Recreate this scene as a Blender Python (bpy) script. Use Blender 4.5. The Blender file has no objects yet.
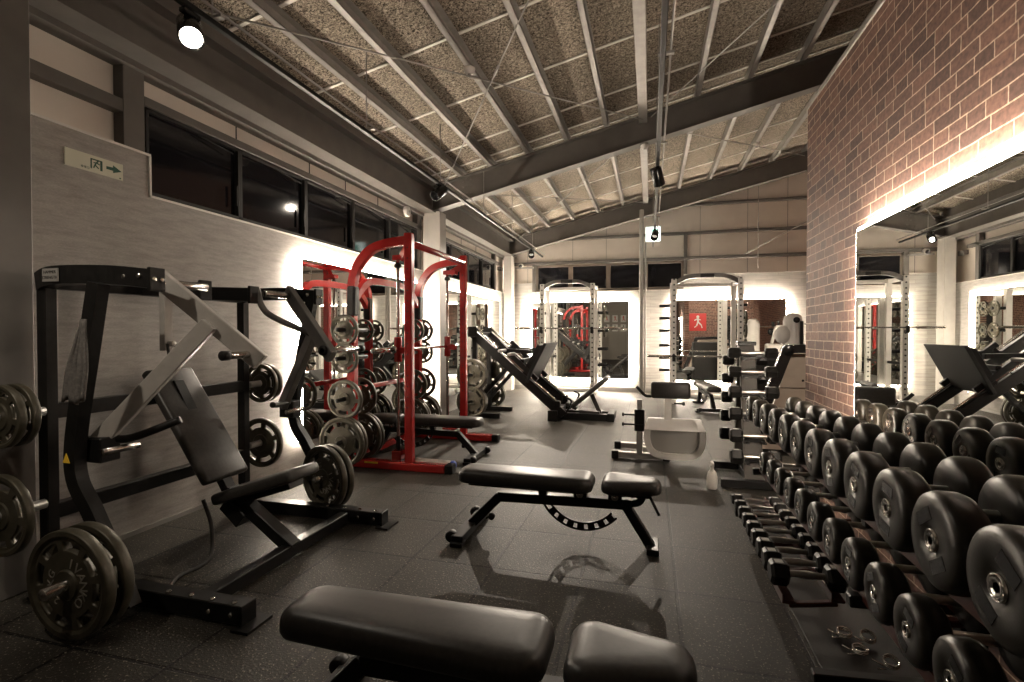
import bpy, bmesh, math, random
from mathutils import Vector as V, Matrix
random.seed(7)
PI = math.pi
SC = bpy.context.scene
COL = SC.collection

# ------------------------------------------------------------------ camera
cam_d = bpy.data.cameras.new('camera'); cam = bpy.data.objects.new('camera', cam_d); COL.objects.link(cam)
cam_d.sensor_width = 36.0; cam_d.lens = 506.0 / 1024.0 * 36.0; cam_d.clip_start = 0.02
yaw = math.atan(138 / 506); pit = -math.atan(8 / 506)
cam.location = (0, 0, 1.3); cam.rotation_euler = (PI / 2 + pit, 0, yaw)
SC.camera = cam
# ------------------------------------------------------------------ world, exposure
w = bpy.data.worlds.new('world'); SC.world = w; w.use_nodes = True
w.node_tree.nodes['Background'].inputs[0].default_value = (0.01, 0.01, 0.012, 1)
w.node_tree.nodes['Background'].inputs[1].default_value = 0.3
SC.view_settings.view_transform = 'Standard'; SC.view_settings.look = 'None'
SC.view_settings.gamma = 1.0; SC.view_settings.exposure = 0.28; SC.view_settings.use_curve_mapping = False
SC.cycles.max_bounces = 10; SC.cycles.glossy_bounces = 8; SC.cycles.diffuse_bounces = 5
SC.cycles.use_denoising = True; SC.cycles.sample_clamp_indirect = 6.0
SC.cycles.caustics_reflective = True; SC.cycles.blur_glossy = 0.5
LED_POWER = 120.0          # emission of the strips round the mirrors
SPOT_POWER = 0.8          # multiplies every track spotlight
WARM = (1.0, 0.86, 0.70)

# ------------------------------------------------------------------ materials
def mat(name, col=(.5, .5, .5), rough=.5, metal=0.0, spec=.5, emit=None, strength=0, build=None, coat=0):
    m = bpy.data.materials.new(name); m.use_nodes = True
    nt = m.node_tree; b = nt.nodes['Principled BSDF']
    b.inputs['Base Color'].default_value = (*col, 1); b.inputs['Roughness'].default_value = rough
    b.inputs['Metallic'].default_value = metal; b.inputs['Specular IOR Level'].default_value = spec
    b.inputs['Coat Weight'].default_value = coat
    if emit: b.inputs['Emission Color'].default_value = (*emit, 1); b.inputs['Emission Strength'].default_value = strength
    if build: build(nt, b)
    return m
def nd(nt, t, **kw):
    n = nt.nodes.new(t)
    for k, v in kw.items():
        if k in n.inputs: n.inputs[k].default_value = v
        else: setattr(n, k, v)
    return n
def ramp(nt, fac, stops):
    r = nt.nodes.new('ShaderNodeValToRGB'); el = r.color_ramp.elements
    while len(el) < len(stops): el.new(.5)
    for e, (p, c) in zip(el, stops): e.position = p; e.color = (*c, 1)
    nt.links.new(fac, r.inputs[0]); return r.outputs[0]
def coords(nt, order='xyz', scale=(1, 1, 1), loc=(0, 0, 0), kind='Object'):
    tc = nt.nodes.new('ShaderNodeTexCoord'); s = nt.nodes.new('ShaderNodeSeparateXYZ'); c = nt.nodes.new('ShaderNodeCombineXYZ')
    nt.links.new(tc.outputs[kind], s.inputs[0])
    for i, a in enumerate(order):
        if a != '0': nt.links.new(s.outputs['xyz'.index(a)], c.inputs[i])
    mp = nt.nodes.new('ShaderNodeMapping'); mp.inputs['Scale'].default_value = scale; mp.inputs['Location'].default_value = loc
    nt.links.new(c.outputs[0], mp.inputs[0]); return mp.outputs[0]
def bump(nt, b, h, strength=.3, dist=.01):
    n = nd(nt, 'ShaderNodeBump', Strength=strength, Distance=dist); nt.links.new(h, n.inputs['Height']); nt.links.new(n.outputs[0], b.inputs['Normal'])
def mixc(nt, fac, a, b_, mode='MIX'):
    m = nt.nodes.new('ShaderNodeMix'); m.data_type = 'RGBA'; m.blend_type = mode
    for s, v in ((m.inputs[0], fac), (m.inputs[6], a), (m.inputs[7], b_)):
        if isinstance(v, (int, float)): s.default_value = v
        elif isinstance(v, tuple): s.default_value = (*v, 1)
        else: nt.links.new(v, s)
    return m.outputs[2]
def mottled(c1, c2, scale=40, rlo=None, rhi=None, bmp=0, dist=.002):
    def f(nt, b):
        n = nd(nt, 'ShaderNodeTexNoise', Scale=scale, Detail=5.0); nt.links.new(coords(nt), n.inputs['Vector'])
        nt.links.new(ramp(nt, n.outputs[0], [(.35, c1), (.65, c2)]), b.inputs['Base Color'])
        if rlo is not None:
            r = nd(nt, 'ShaderNodeMapRange'); r.inputs[3].default_value = rlo; r.inputs[4].default_value = rhi
            nt.links.new(n.outputs[0], r.inputs[0]); nt.links.new(r.outputs[0], b.inputs['Roughness'])
        if bmp: bump(nt, b, n.outputs[0], bmp, dist)
    return f
def floor_nodes(nt, b):
    br = nd(nt, 'ShaderNodeTexBrick', Scale=1.0); br.offset = 0.0; br.squash = 1.0
    br.inputs['Brick Width'].default_value = .485; br.inputs['Row Height'].default_value = .565
    br.inputs['Mortar Size'].default_value = .009; br.inputs['Mortar Smooth'].default_value = .2
    br.inputs['Color1'].default_value = (.032, .029, .0245, 1); br.inputs['Color2'].default_value = (.023, .021, .0175, 1)
    br.inputs['Mortar'].default_value = (.004, .004, .004, 1)
    nt.links.new(coords(nt, 'xy0', loc=(.835 + .485 * 20, -2.65 + .565 * 20, 0)), br.inputs['Vector'])
    v = nd(nt, 'ShaderNodeTexNoise', Scale=95.0, Detail=2.0, Roughness=.6); nt.links.new(coords(nt), v.inputs['Vector'])
    fl = ramp(nt, v.outputs[0], [(.62, (0, 0, 0)), (.67, (1, 1, 1))])
    n2 = nd(nt, 'ShaderNodeTexNoise', Scale=1.7, Detail=4.0); nt.links.new(coords(nt), n2.inputs['Vector'])
    dust = ramp(nt, n2.outputs[0], [(.3, (.75, .75, .75)), (.7, (1.25, 1.22, 1.18))])
    c = mixc(nt, 1.0, br.outputs[0], dust, 'MULTIPLY')
    nt.links.new(mixc(nt, fl, c, (.22, .195, .15)), b.inputs['Base Color'])
    r = nd(nt, 'ShaderNodeMapRange'); r.inputs[3].default_value = .44; r.inputs[4].default_value = .62
    nt.links.new(n2.outputs[0], r.inputs[0]); nt.links.new(r.outputs[0], b.inputs['Roughness'])
    inv = nd(nt, 'ShaderNodeMath', operation='MULTIPLY_ADD'); nt.links.new(br.outputs['Fac'], inv.inputs[0]); inv.inputs[1].default_value = -1.0; nt.links.new(v.outputs[0], inv.inputs[2])
    bump(nt, b, inv.outputs[0], .45, .005)
def brick_nodes(order, c1=(.20, .105, .078), c2=(.085, .047, .038), mortar=(.56, .42, .32)):
    def f(nt, b):
        co = coords(nt, order)
        wob = nd(nt, 'ShaderNodeTexNoise', Scale=9.0, Detail=2.0); nt.links.new(co, wob.inputs['Vector'])
        vm = nd(nt, 'ShaderNodeVectorMath', operation='MULTIPLY_ADD'); nt.links.new(wob.outputs['Color'], vm.inputs[0]); vm.inputs[1].default_value = (.012, .008, 0); nt.links.new(co, vm.inputs[2])
        br = nd(nt, 'ShaderNodeTexBrick', Scale=1.0); br.offset = .37; br.offset_frequency = 2; br.squash = .62; br.squash_frequency = 3
        br.inputs['Brick Width'].default_value = .185; br.inputs['Row Height'].default_value = .0625
        br.inputs['Mortar Size'].default_value = .0034; br.inputs['Mortar Smooth'].default_value = .3; br.inputs['Bias'].default_value = -.1
        br.inputs['Color1'].default_value = (*c1, 1); br.inputs['Color2'].default_value = (*c2, 1); br.inputs['Mortar'].default_value = (*mortar, 1)
        nt.links.new(vm.outputs[0], br.inputs['Vector'])
        n = nd(nt, 'ShaderNodeTexNoise', Scale=45.0, Detail=6.0); nt.links.new(co, n.inputs['Vector'])
        g = ramp(nt, n.outputs[0], [(.25, (.55, .55, .55)), (.75, (1.4, 1.35, 1.3))])
        nt.links.new(mixc(nt, 1.0, br.outputs[0], g, 'MULTIPLY'), b.inputs['Base Color'])
        inv = nd(nt, 'ShaderNodeMath', operation='MULTIPLY_ADD'); nt.links.new(br.outputs['Fac'], inv.inputs[0]); inv.inputs[1].default_value = .6; nt.links.new(n.outputs[0], inv.inputs[2])
        bump(nt, b, inv.outputs[0], .15, .004)
    return f
def plank_nodes(order, c1, c2, sc=(1.2, 14, 1)):
    def f(nt, b):
        n = nd(nt, 'ShaderNodeTexNoise', Scale=2.6, Detail=8.0, Roughness=.68); nt.links.new(coords(nt, order, sc), n.inputs['Vector'])
        n2 = nd(nt, 'ShaderNodeTexNoise', Scale=70.0, Detail=3.0); nt.links.new(coords(nt, order, (1, 3, 1)), n2.inputs['Vector'])
        c = ramp(nt, n.outputs[0], [(.30, c1), (.55, c2), (.8, tuple(min(1, x * 1.18) for x in c2))])
        g = ramp(nt, n2.outputs[0], [(.3, (.86, .86, .86)), (.7, (1.08, 1.08, 1.08))])
        nt.links.new(mixc(nt, 1.0, c, g, 'MULTIPLY'), b.inputs['Base Color'])
        bump(nt, b, n2.outputs[0], .1, .002)
    return f
def pale_brick_nodes(nt, b):
    br = nd(nt, 'ShaderNodeTexBrick', Scale=1.0); br.offset = .5
    br.inputs['Brick Width'].default_value = .42; br.inputs['Row Height'].default_value = .075
    br.inputs['Mortar Size'].default_value = .003; br.inputs['Color1'].default_value = (.50, .48, .44, 1)
    br.inputs['Color2'].default_value = (.42, .405, .375, 1); br.inputs['Mortar'].default_value = (.33, .31, .28, 1)
    nt.links.new(coords(nt, 'xz0'), br.inputs['Vector'])
    n = nd(nt, 'ShaderNodeTexNoise', Scale=3.0, Detail=7.0); nt.links.new(coords(nt, 'xz0', (1, 9, 1)), n.inputs['Vector'])
    g = ramp(nt, n.outputs[0], [(.3, (.8, .8, .8)), (.7, (1.12, 1.12, 1.12))])
    nt.links.new(mixc(nt, 1.0, br.outputs[0], g, 'MULTIPLY'), b.inputs['Base Color'])
def woodwool_nodes(nt, b):
    n = nd(nt, 'ShaderNodeTexNoise', Scale=52.0, Detail=4.0, Roughness=.7, Distortion=1.2); nt.links.new(coords(nt), n.inputs['Vector'])
    n2 = nd(nt, 'ShaderNodeTexNoise', Scale=.9, Detail=3.0); nt.links.new(coords(nt), n2.inputs['Vector'])
    c = ramp(nt, n.outputs[0], [(.40, (.03, .025, .02)), (.50, (.24, .208, .168)), (.64, (.56, .50, .41))])
    g = ramp(nt, n2.outputs[0], [(.3, (.85, .85, .85)), (.7, (1.12, 1.1, 1.08))])
    nt.links.new(mixc(nt, 1.0, c, g, 'MULTIPLY'), b.inputs['Base Color']); bump(nt, b, n.outputs[0], .5, .01)
def punched_nodes(nt, b):     # upright drilled with a row of round holes down every face
    tc = nt.nodes.new('ShaderNodeTexCoord'); s = nt.nodes.new('ShaderNodeSeparateXYZ'); nt.links.new(tc.outputs['Object'], s.inputs[0])
    def m(op, a, b2=None, c=None):
        x = nt.nodes.new('ShaderNodeMath'); x.operation = op
        for i, v in enumerate((a, b2, c)):
            if v is None: continue
            if isinstance(v, (int, float)): x.inputs[i].default_value = v
            else: nt.links.new(v, x.inputs[i])
        return x.outputs[0]
    fz = m('SUBTRACT', m('PINGPONG', s.outputs[2], .05), 0)
    d = m('SQRT', m('ADD', m('MULTIPLY', fz, fz), m('MULTIPLY', s.outputs[0], s.outputs[0])))
    hole = m('LESS_THAN', d, .017)
    nt.links.new(mixc(nt, hole, (.62, .60, .56), (.02, .02, .02)), b.inputs['Base Color'])

K = {}
K['floor'] = mat('rubber_tiles', rough=.5, spec=.2, build=floor_nodes)
K['brick'] = mat('brick_yz', rough=.75, build=brick_nodes('yz0'))
K['brick_x'] = mat('brick_xz', rough=.75, build=brick_nodes('xz0'))
K['panel'] = mat('grey_panel', rough=.6, build=plank_nodes('yz0', (.235, .22, .204), (.33, .31, .288), (2.2, 11, 1)))
K['panel_x'] = mat('pale_brick_panel', rough=.6, build=pale_brick_nodes)
K['cream'] = mat('cream_board', rough=.7, build=mottled((.68, .615, .545), (.73, .665, .59), 3))
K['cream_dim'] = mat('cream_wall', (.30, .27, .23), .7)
K['steel'] = mat('painted_steel', rough=.5, spec=.4, build=mottled((.105, .097, .088), (.125, .115, .104), 6))
K['steel_pale'] = mat('pale_steel', rough=.45, build=mottled((.34, .325, .30), (.38, .36, .33), 6))
K['purlin'] = mat('purlin_steel', rough=.4, metal=.3, build=mottled((.30, .285, .265), (.36, .34, .315), 12))
K['ceil'] = mat('wood_wool_board', rough=.95, spec=.1, build=woodwool_nodes)
K['white_trim'] = mat('white_trim', (.72, .69, .64), .5)
K['joint'] = mat('pale_joint', (.85, .82, .76), .6)
K['glass_dark'] = mat('night_glass', (.008, .008, .01), .06, spec=.6)
K['frame_dark'] = mat('dark_frame', (.022, .021, .02), .6, spec=.2)
K['mirror'] = mat('mirror_silver', (.86, .87, .85), 0.0, 1.0)
K['led'] = mat('led_strip', (1, .9, .8), .5, emit=WARM, strength=LED_POWER)
K['led_back'] = mat('led_strip_back', (1, .9, .8), .5, emit=WARM, strength=LED_POWER * 1.9)
K['label_silver'] = mat('silver_label', (.40, .39, .36), .4, .3)
K['frame_brown'] = mat('brown_frame', (.12, .095, .075), .5)
K['mat_black'] = mat('black_speckled_mat', rough=.6, spec=.2, build=mottled((.006, .0055, .005), (.012, .011, .009), 150))
K['black'] = mat('black_powder_coat', spec=.25, rough=.38, build=mottled((.005, .0048, .0045), (.008, .0075, .007), 30, .3, .46))
K['black_gloss'] = mat('black_gloss', (.01, .01, .01), .22)
K['rubber'] = mat('black_rubber', spec=.25, rough=.42, build=mottled((.007, .0065, .006), (.012, .011, .010), 25, .36, .5))
K['urethane'] = mat('urethane_head', spec=.38, rough=.3, build=mottled((.009, .0078, .006), (.016, .0138, .010), 35, .26, .38, .05))
K['vinyl'] = mat('black_vinyl', spec=.3, rough=.38, build=mottled((.022, .020, .018), (.030, .027, .024), 55, .34, .46, .12, .0015))
K['arm'] = mat('silver_grey_paint', rough=.38, metal=.2, build=mottled((.30, .285, .26), (.34, .32, .295), 18))
K['arm_dark'] = mat('gunmetal_paint', rough=.4, metal=.2, build=mottled((.10, .094, .087), (.125, .118, .108), 18))
K['chrome'] = mat('chrome', (.62, .60, .57), .16, 1.0)
K['knurl'] = mat('knurled_chrome', (.55, .53, .50), .32, 1.0)
K['red'] = mat('red_gloss_paint', rough=.24, spec=.5, coat=.15, build=mottled((.30, .014, .013), (.34, .02, .017), 8))
K['plate'] = mat('iron_plate', rough=.42, metal=.35, build=mottled((.040, .035, .022), (.064, .056, .038), 22, .34, .52, .05))
K['plate_edge'] = mat('plate_lettering', (.26, .24, .20), .4, .4)
K['white'] = mat('white_paint', rough=.35, build=mottled((.60, .575, .54), (.66, .635, .60), 6))
K['punched'] = mat('punched_white_upright', rough=.35, build=punched_nodes)
K['grey_metal'] = mat('light_grey_metal', (.34, .33, .31), .35, .5)
K['tower_grey'] = mat('tower_grey_paint', (.075, .068, .06), .5, 0.0, .2)
K['foot_grey'] = mat('dark_grey_checker_plate', (.012, .0115, .011), .7, 0, .2)
K['green'] = mat('sign_green', (.012, .075, .045), .5)
K['sign'] = mat('sign_plate', (.62, .62, .50), .5)
K['signlit'] = mat('lit_sign', (.8, .9, .85), .5, emit=(.85, 1, .92), strength=2.2)
K['greenlit'] = mat('lit_green', (.02, .3, .2), .5, emit=(.05, .55, .35), strength=.8)
K['yellow'] = mat('warning_yellow', (.75, .48, .03), .5)
K['towel'] = mat('grey_towel', rough=.95, spec=.1, build=mottled((.085, .08, .075), (.13, .12, .11), 90, bmp=.4))
K['strap'] = mat('nylon_strap', (.03, .028, .026), .7)
K['poster_red'] = mat('poster_red', (.55, .03, .025), .5)
K['poster_white'] = mat('poster_white', (.7, .68, .62), .5)
K['tan'] = mat('tan_panel', rough=.5, build=mottled((.36, .29, .23), (.40, .325, .26), 7))
K['bottle'] = mat('milky_plastic', (.62, .60, .56), .35)
K['blue'] = mat('blue_cap', (.04, .09, .45), .35)
K['shelf'] = mat('brick_reflection_shelf', (.06, .016, .012), .28, .3)  # dark metal, red-brown of the reflected brick wall painted into its colour
K['lens'] = mat('lamp_lens', (1, .95, .9), .4, emit=(1, .9, .76), strength=220)
K['lens_dim'] = mat('lamp_lens_dim', (1, .95, .9), .4, emit=(1, .9, .76), strength=.5)
K['hole'] = mat('dark_hole', (.004, .004, .004), .8)

# ------------------------------------------------------------------ mesh builder
def frame(d, up=V((0, 0, 1))):
    d = d.normalized()
    if abs(d.dot(up)) > .995: up = V((1, 0, 0))
    s = d.cross(up).normalized(); u = s.cross(d).normalized()
    return s, u
class M:
    def __init__(self, origin=(0, 0, 0)):
        self.bm = bmesh.new(); self.o = V(origin)
    def _add(self, verts, faces, smooth):
        vs = [self.bm.verts.new(V(v) - self.o) for v in verts]
        for f in faces:
            try:
                fc = self.bm.faces.new([vs[i] for i in f]); fc.smooth = smooth
            except ValueError: pass
        return self
    def hexa(self, c8, bev=0.0, seg=1, smooth=False):
        F = [(0, 1, 2, 3), (7, 6, 5, 4), (0, 4, 5, 1), (1, 5, 6, 2), (2, 6, 7, 3), (3, 7, 4, 0)]
        if bev <= 0: return self._add(c8, F, smooth)
        t = bmesh.new(); vs = [t.verts.new(V(v) - self.o) for v in c8]
        for f in F: t.faces.new([vs[i] for i in f])
        bmesh.ops.bevel(t, geom=list(t.edges), offset=bev, segments=seg, profile=.5, affect='EDGES', clamp_overlap=True)
        if smooth:
            for f in t.faces: f.smooth = True
        me = bpy.data.meshes.new('t'); t.to_mesh(me); t.free(); self.bm.from_mesh(me); bpy.data.meshes.remove(me)
        return self
    def box(self, a, b, bev=0.0, seg=1, smooth=False):
        x0, y0, z0 = [min(a[i], b[i]) for i in range(3)]; x1, y1, z1 = [max(a[i], b[i]) for i in range(3)]
        return self.hexa([(x0, y0, z0), (x1, y0, z0), (x1, y1, z0), (x0, y1, z0), (x0, y0, z1), (x1, y0, z1), (x1, y1, z1), (x0, y1, z1)], bev, seg, smooth)
    def bar(self, p, q, w, h, bev=.004, up=(0, 0, 1), seg=1, smooth=False, w2=None, h2=None):
        p, q = V(p), V(q); s, u = frame(q - p, V(up)); c = []
        for pt, ww, hh in ((p, w, h), (q, w2 or w, h2 or h)):
            c += [pt - s * ww / 2 - u * hh / 2, pt + s * ww / 2 - u * hh / 2, pt + s * ww / 2 + u * hh / 2, pt - s * ww / 2 + u * hh / 2]
        return self.hexa(c, bev, seg, smooth)
    def sweep(self, path, prof, smooth=True, closed=False, up=(0, 0, 1)):
        path = [V(p) for p in path]; n = len(path); k = len(prof); verts = []; up = V(up)
        s0 = u0 = None
        for i, p in enumerate(path):
            if closed: d = path[(i + 1) % n] - path[i - 1]
            else: d = path[min(i + 1, n - 1)] - path[max(i - 1, 0)]
            d.normalize()
            if s0 is None: s0, u0 = frame(d, up)
            else:
                s0 = (s0 - d * s0.dot(d)).normalized(); u0 = s0.cross(d).normalized()
            verts += [p + s0 * a + u0 * b for a, b in prof]
        F = []
        for i in range(n if closed else n - 1):
            j = (i + 1) % n
            for a in range(k):
                b = (a + 1) % k
                F.append((i * k + a, i * k + b, j * k + b, j * k + a))
        if not closed: F.append(tuple(range(k))[::-1]); F.append(tuple((n - 1) * k + a for a in range(k)))
        return self._add(verts, F, smooth)
    def tube(self, path, r, n=12, closed=False):
        return self.sweep(path, [(r * math.cos(t * 2 * PI / n), r * math.sin(t * 2 * PI / n)) for t in range(n)], True, closed)
    def sq(self, path, w, h, closed=False, up=(0, 0, 1)):
        return self.sweep(path, [(-w / 2, -h / 2), (w / 2, -h / 2), (w / 2, h / 2), (-w / 2, h / 2)], False, closed, up)
    def lathe(self, prof, c, axis, n=32, smooth=True):
        c = V(c); axis = V(axis).normalized(); s, u = frame(axis); verts = []; k = len(prof)
        for i in range(n):
            a = 2 * PI * i / n; d = s * math.cos(a) + u * math.sin(a)
            verts += [c + axis * h + d * r for r, h in prof]
        F = []
        for i in range(n):
            j = (i + 1) % n
            for a in range(k - 1): F.append((i * k + a, i * k + a + 1, j * k + a + 1, j * k + a))
        self._add(verts, F, smooth); bmesh.ops.remove_doubles(self.bm, verts=self.bm.verts, dist=1e-5) if any(r == 0 for r, h in prof) else None
        return self
    def cyl(self, p, q, r, n=20, ch=.15, smooth=True):
        p, q = V(p), V(q); L = (q - p).length; e = min(r * ch, L / 3)
        return self.lathe([(0, 0), (r - e, 0), (r, e), (r, L - e), (r - e, L), (0, L)], p, q - p, n, smooth)
    def prism(self, poly, ext):
        n = len(poly); e = V(ext); vs = [V(p) for p in poly] + [V(p) + e for p in poly]
        F = [tuple(range(n))[::-1], tuple(range(n, 2 * n))] + [(i, (i + 1) % n, n + (i + 1) % n, n + i) for i in range(n)]
        return self._add(vs, F, False)
    def sphere(self, c, r, n=16, sc=(1, 1, 1)):
        prof = [(max(0, math.sin(PI * i / 10)) * r * 1.0 if 0 < i < 10 else 0, -math.cos(PI * i / 10) * r * sc[2]) for i in range(11)]
        return self.lathe(prof, c, (0, 0, 1), n)
    def text(self, s, size, depth, mtx):
        cu = bpy.data.curves.new('t', 'FONT'); cu.body = s; cu.size = size; cu.extrude = depth; cu.align_x = 'CENTER'; cu.align_y = 'CENTER'; cu.resolution_u = 2
        ob = bpy.data.objects.new('t', cu); COL.objects.link(ob)
        dg = bpy.context.evaluated_depsgraph_get(); me = bpy.data.meshes.new_from_object(ob.evaluated_get(dg))
        me.transform(Matrix.Translation(-self.o) @ mtx); self.bm.from_mesh(me)
        bpy.data.meshes.remove(me); bpy.data.objects.remove(ob); bpy.data.curves.remove(cu); return self
    def done(self, name, m, parent=None):
        bmesh.ops.recalc_face_normals(self.bm, faces=list(self.bm.faces))
        me = bpy.data.meshes.new(name); self.bm.to_mesh(me); self.bm.free()
        me.materials.append(K[m] if isinstance(m, str) else m)
        o = bpy.data.objects.new(name, me); COL.objects.link(o)
        if parent is not None: o.parent = parent
        else: o.location = self.o
        return o
def smooth_path(pts, n=6):
    pts = [V(p) for p in pts]; out = []
    for i in range(len(pts) - 1):
        p0 = pts[max(i - 1, 0)]; p1 = pts[i]; p2 = pts[i + 1]; p3 = pts[min(i + 2, len(pts) - 1)]
        for k in range(n):
            t = k / n
            out.append(.5 * ((2 * p1) + (p2 - p0) * t + (2 * p0 - 5 * p1 + 4 * p2 - p3) * t * t + (3 * p1 - 3 * p2 + p3 - p0) * t ** 3))
    out.append(pts[-1]); return out
def tag(o, label, cat, group=None):
    o['label'] = label; o['category'] = cat
    if group: o['group'] = group
    return o
def thing(name, label, cat, loc=(0, 0, 0), rz=0, group=None):
    o = bpy.data.objects.new(name, None); COL.objects.link(o); o.empty_display_size = .1
    o.location = loc; o.rotation_euler = (0, 0, rz); return tag(o, label, cat, group)
def struct(name, m, ma, parent=None):
    o = m.done(name, ma, parent)
    if parent is None: o['kind'] = 'structure'
    return o
def copy_tree(o, parent=None):
    c = o.copy(); COL.objects.link(c)
    if parent is not None: c.parent = parent
    for ch in list(o.children): copy_tree(ch, c)
    return c
def near_label(o, text):
    o['label'] = text; return o
ORD = ['first', 'second', 'third', 'fourth', 'fifth', 'sixth', 'seventh', 'eighth', 'ninth', 'tenth', 'eleventh', 'twelfth', 'thirteenth']

# ------------------------------------------------------------------ room shell
XL, XR, YB, YF, XP, YP = -3.2, 4.0, 11.4, -2.5, 1.14, 4.286
def roof(x, c=3.55): return c + .235 * (x + 3.2)
m = M(); m.box((XL - .3, YF - .2, -.1), (XR + .3, YB + .3, 0)); struct('floor', m, 'floor')
m = M(); x0, x1 = XL - .4, XR + .4
m.prism([(x0, YF - .2, roof(x0)), (x1, YF - .2, roof(x1)), (x1, YF - .2, roof(x1) + .06), (x0, YF - .2, roof(x0) + .06)], (0, YB - YF + .5, 0)); struct('ceiling', m, 'ceil')
# left wall: grey panel below (with its step), cream boards above
m = M()
m.prism([(XL, YF, 0), (XL, YB, 0), (XL, YB, 2.2), (XL, 2.61, 2.2), (XL, 2.61, 2.468), (XL, YF, 2.468)], (-.06, 0, 0)); struct('wall_left', m, 'panel')
m = M(); m.box((XL - .14, YF, 0), (XL - .10, YB, 3.75)); struct('wall_left_upper', m, 'cream')
m = M()
m.box((XL - .10, YF, 2.468), (XL + .008, 2.622, 2.482)); m.box((XL - .02, 2.61, 2.2), (XL + .008, 2.624, 2.468)); m.box((XL - .02, 2.61, 2.2), (XL + .008, YB, 2.212))
struct('trim_1', m, 'white_trim')
m = M(); m.box((XL, YF, 0), (XL + .006, YB, .03)); struct('baseboard_left', m, 'grey_metal')
# back wall
m = M()
m.prism([(XL, YB, 0), (XR, YB, 0), (XR, YB, 2.54), (.69, YB, 2.54), (.69, YB, 2.22), (-2.54, YB, 2.22), (-2.54, YB, 2.44), (XL, YB, 2.44)], (0, .06, 0)); struct('wall_back', m, 'panel_x')
m = M(); m.box((XL - .1, YB + .08, 0), (XR, YB + .14, 5.6)); struct('wall_back_upper', m, 'cream')
m = M(); m.box((XL, YB - .006, 2.54), (XR, YB + .08, 2.552)) if False else m.box((.69, YB - .006, 2.54), (XR, YB + .08, 2.555)); m.box((-2.54, YB - .006, 2.22), (.69, YB + .08, 2.232)); m.box((XL, YB - .006, 2.44), (-2.54, YB + .08, 2.452))
struct('trim_2', m, 'white_trim')
m = M(); m.box((XL, YB - .02, 0), (XR, YB, .10)); struct('baseboard_back', m, 'grey_metal')
m = M(); m.box((XR, YF, 0), (XR + .1, YB + .1, 5.7)); struct('wall_right', m, 'brick')
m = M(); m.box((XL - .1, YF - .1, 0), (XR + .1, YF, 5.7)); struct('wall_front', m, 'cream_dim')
# brick partition on the right with its cap, brick wall behind it
m = M(); m.box((XP, YF, 0), (XP + .14, YP, 2.978)); struct('wall_partition', m, 'brick')
m = M(); m.box((XP - .012, YF, 2.978), (XP + .152, YP + .012, 3.004)); m.box((XP - .012, YP, 0), (XP + .152, YP + .012, 2.978)) if False else None
struct('trim_3', m, 'steel_pale')
m = M(); m.box((XP + .14, .4, 0), (XR, .5, 5.4)); struct('wall_side', m, 'brick_x')

# ---- steel frame of the shed: columns, eave beam, rafters, girts, purlins
def hcol(name, x0, x1, y0, y1, z1, label):
    m = M(); t = .014
    m.box((x0, y0, 0), (x1, y0 + t, z1)); m.box((x0, y1 - t, 0), (x1, y1, z1)); m.box(((x0 + x1) / 2 - t / 2, y0, 0), ((x0 + x1) / 2 + t / 2, y1, z1))
    m.box((x0, y0, 0), (x0 + .01, y1, z1)); m.box((x1 - .01, y0, 0), (x1, y1, z1))
    o = m.done(name, 'steel'); o['kind'] = 'structure'; return o
def trim(n, m, ma='steel'): return struct('trim_%d' % n, m, ma)
m = M(); m.box((XL, 1.40, 0), (-3.02, 1.845, 3.03), .006); trim(4, m)
m = M(); m.box((XL, 6.80, 0), (-2.93, 7.02, 3.06), .006); trim(5, m, 'steel_pale')
m = M(); m.box((XL, 11.02, 0), (-3.02, 11.28, 3.08), .006); trim(6, m, 'steel_pale')
m = M()      # eave beam: web and flanges
m.box((XL, YF, 3.04), (XL + .2, YB, 3.06)); m.box((XL + .08, YF, 3.06), (XL + .1, YB, 3.38)); m.box((XL, YF, 3.38), (XL + .2, YB, 3.4)); trim(7, m)
m = M(); m.box((XL - .1, YF, 3.0), (XL + .02, YB, 3.04)); m.box((XL - .1, YF, 3.4), (XL + .1, YB, 3.62)); trim(8, m)
def rafter(n, y, hh=.36, w=.17):
    m = M(); xa, xb = XL, XR
    for (z0, z1, yy0, yy1) in ((-.0, .016, y - w / 2, y + w / 2), (hh - .016, hh, y - w / 2, y + w / 2), (.016, hh - .016, y - .006, y + .006)):
        a = roof(xa, 3.05); b = roof(xb, 3.05)
        m.prism([(xa, yy0, a + z0), (xb, yy0, b + z0), (xb, yy0, b + z1), (xa, yy0, a + z1)], (0, yy1 - yy0, 0))
    for k, xx in enumerate([-2.62, -2.56, -2.5]):       # bolt rows of the haunch splice
        for zz in (.05, .12, .22, .3):
            m.cyl((xx, y - .012, roof(xx, 3.05) + zz), (xx, y - .03, roof(xx, 3.05) + zz), .012, 6)
    return trim(n, m)
rafter(9, 6.92); rafter(10, 11.2); rafter(11, 1.62)
PX = [-2.63, -2.18, -1.64, -1.10, -.57, .57, 1.18, 1.76, 2.35, 2.95, 3.5]
n = 12
for x in PX:                   # C-section purlins
    m = M(); zt = roof(x, 3.53); zb = zt - .12
    m.box((x - .03, YF, zb), (x + .03, YB, zb + .006)); m.box((x - .03, YF, zb), (x - .024, YB, zt)); m.box((x - .03, YF, zt - .006), (x + .03, YB, zt)); m.box((x + .024, YF, zb), (x + .03, YB, zb + .02))
    trim(n, m, 'purlin'); n += 1
m = M(); x = -.10; zt = roof(x, 3.53); m.box((x - .055, YF, zt - .2), (x + .055, YB, zt), .004); trim(n, m, 'purlin'); n += 1
JY = [4.18 + 1.03 * k for k in range(-3, 7)]
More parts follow.
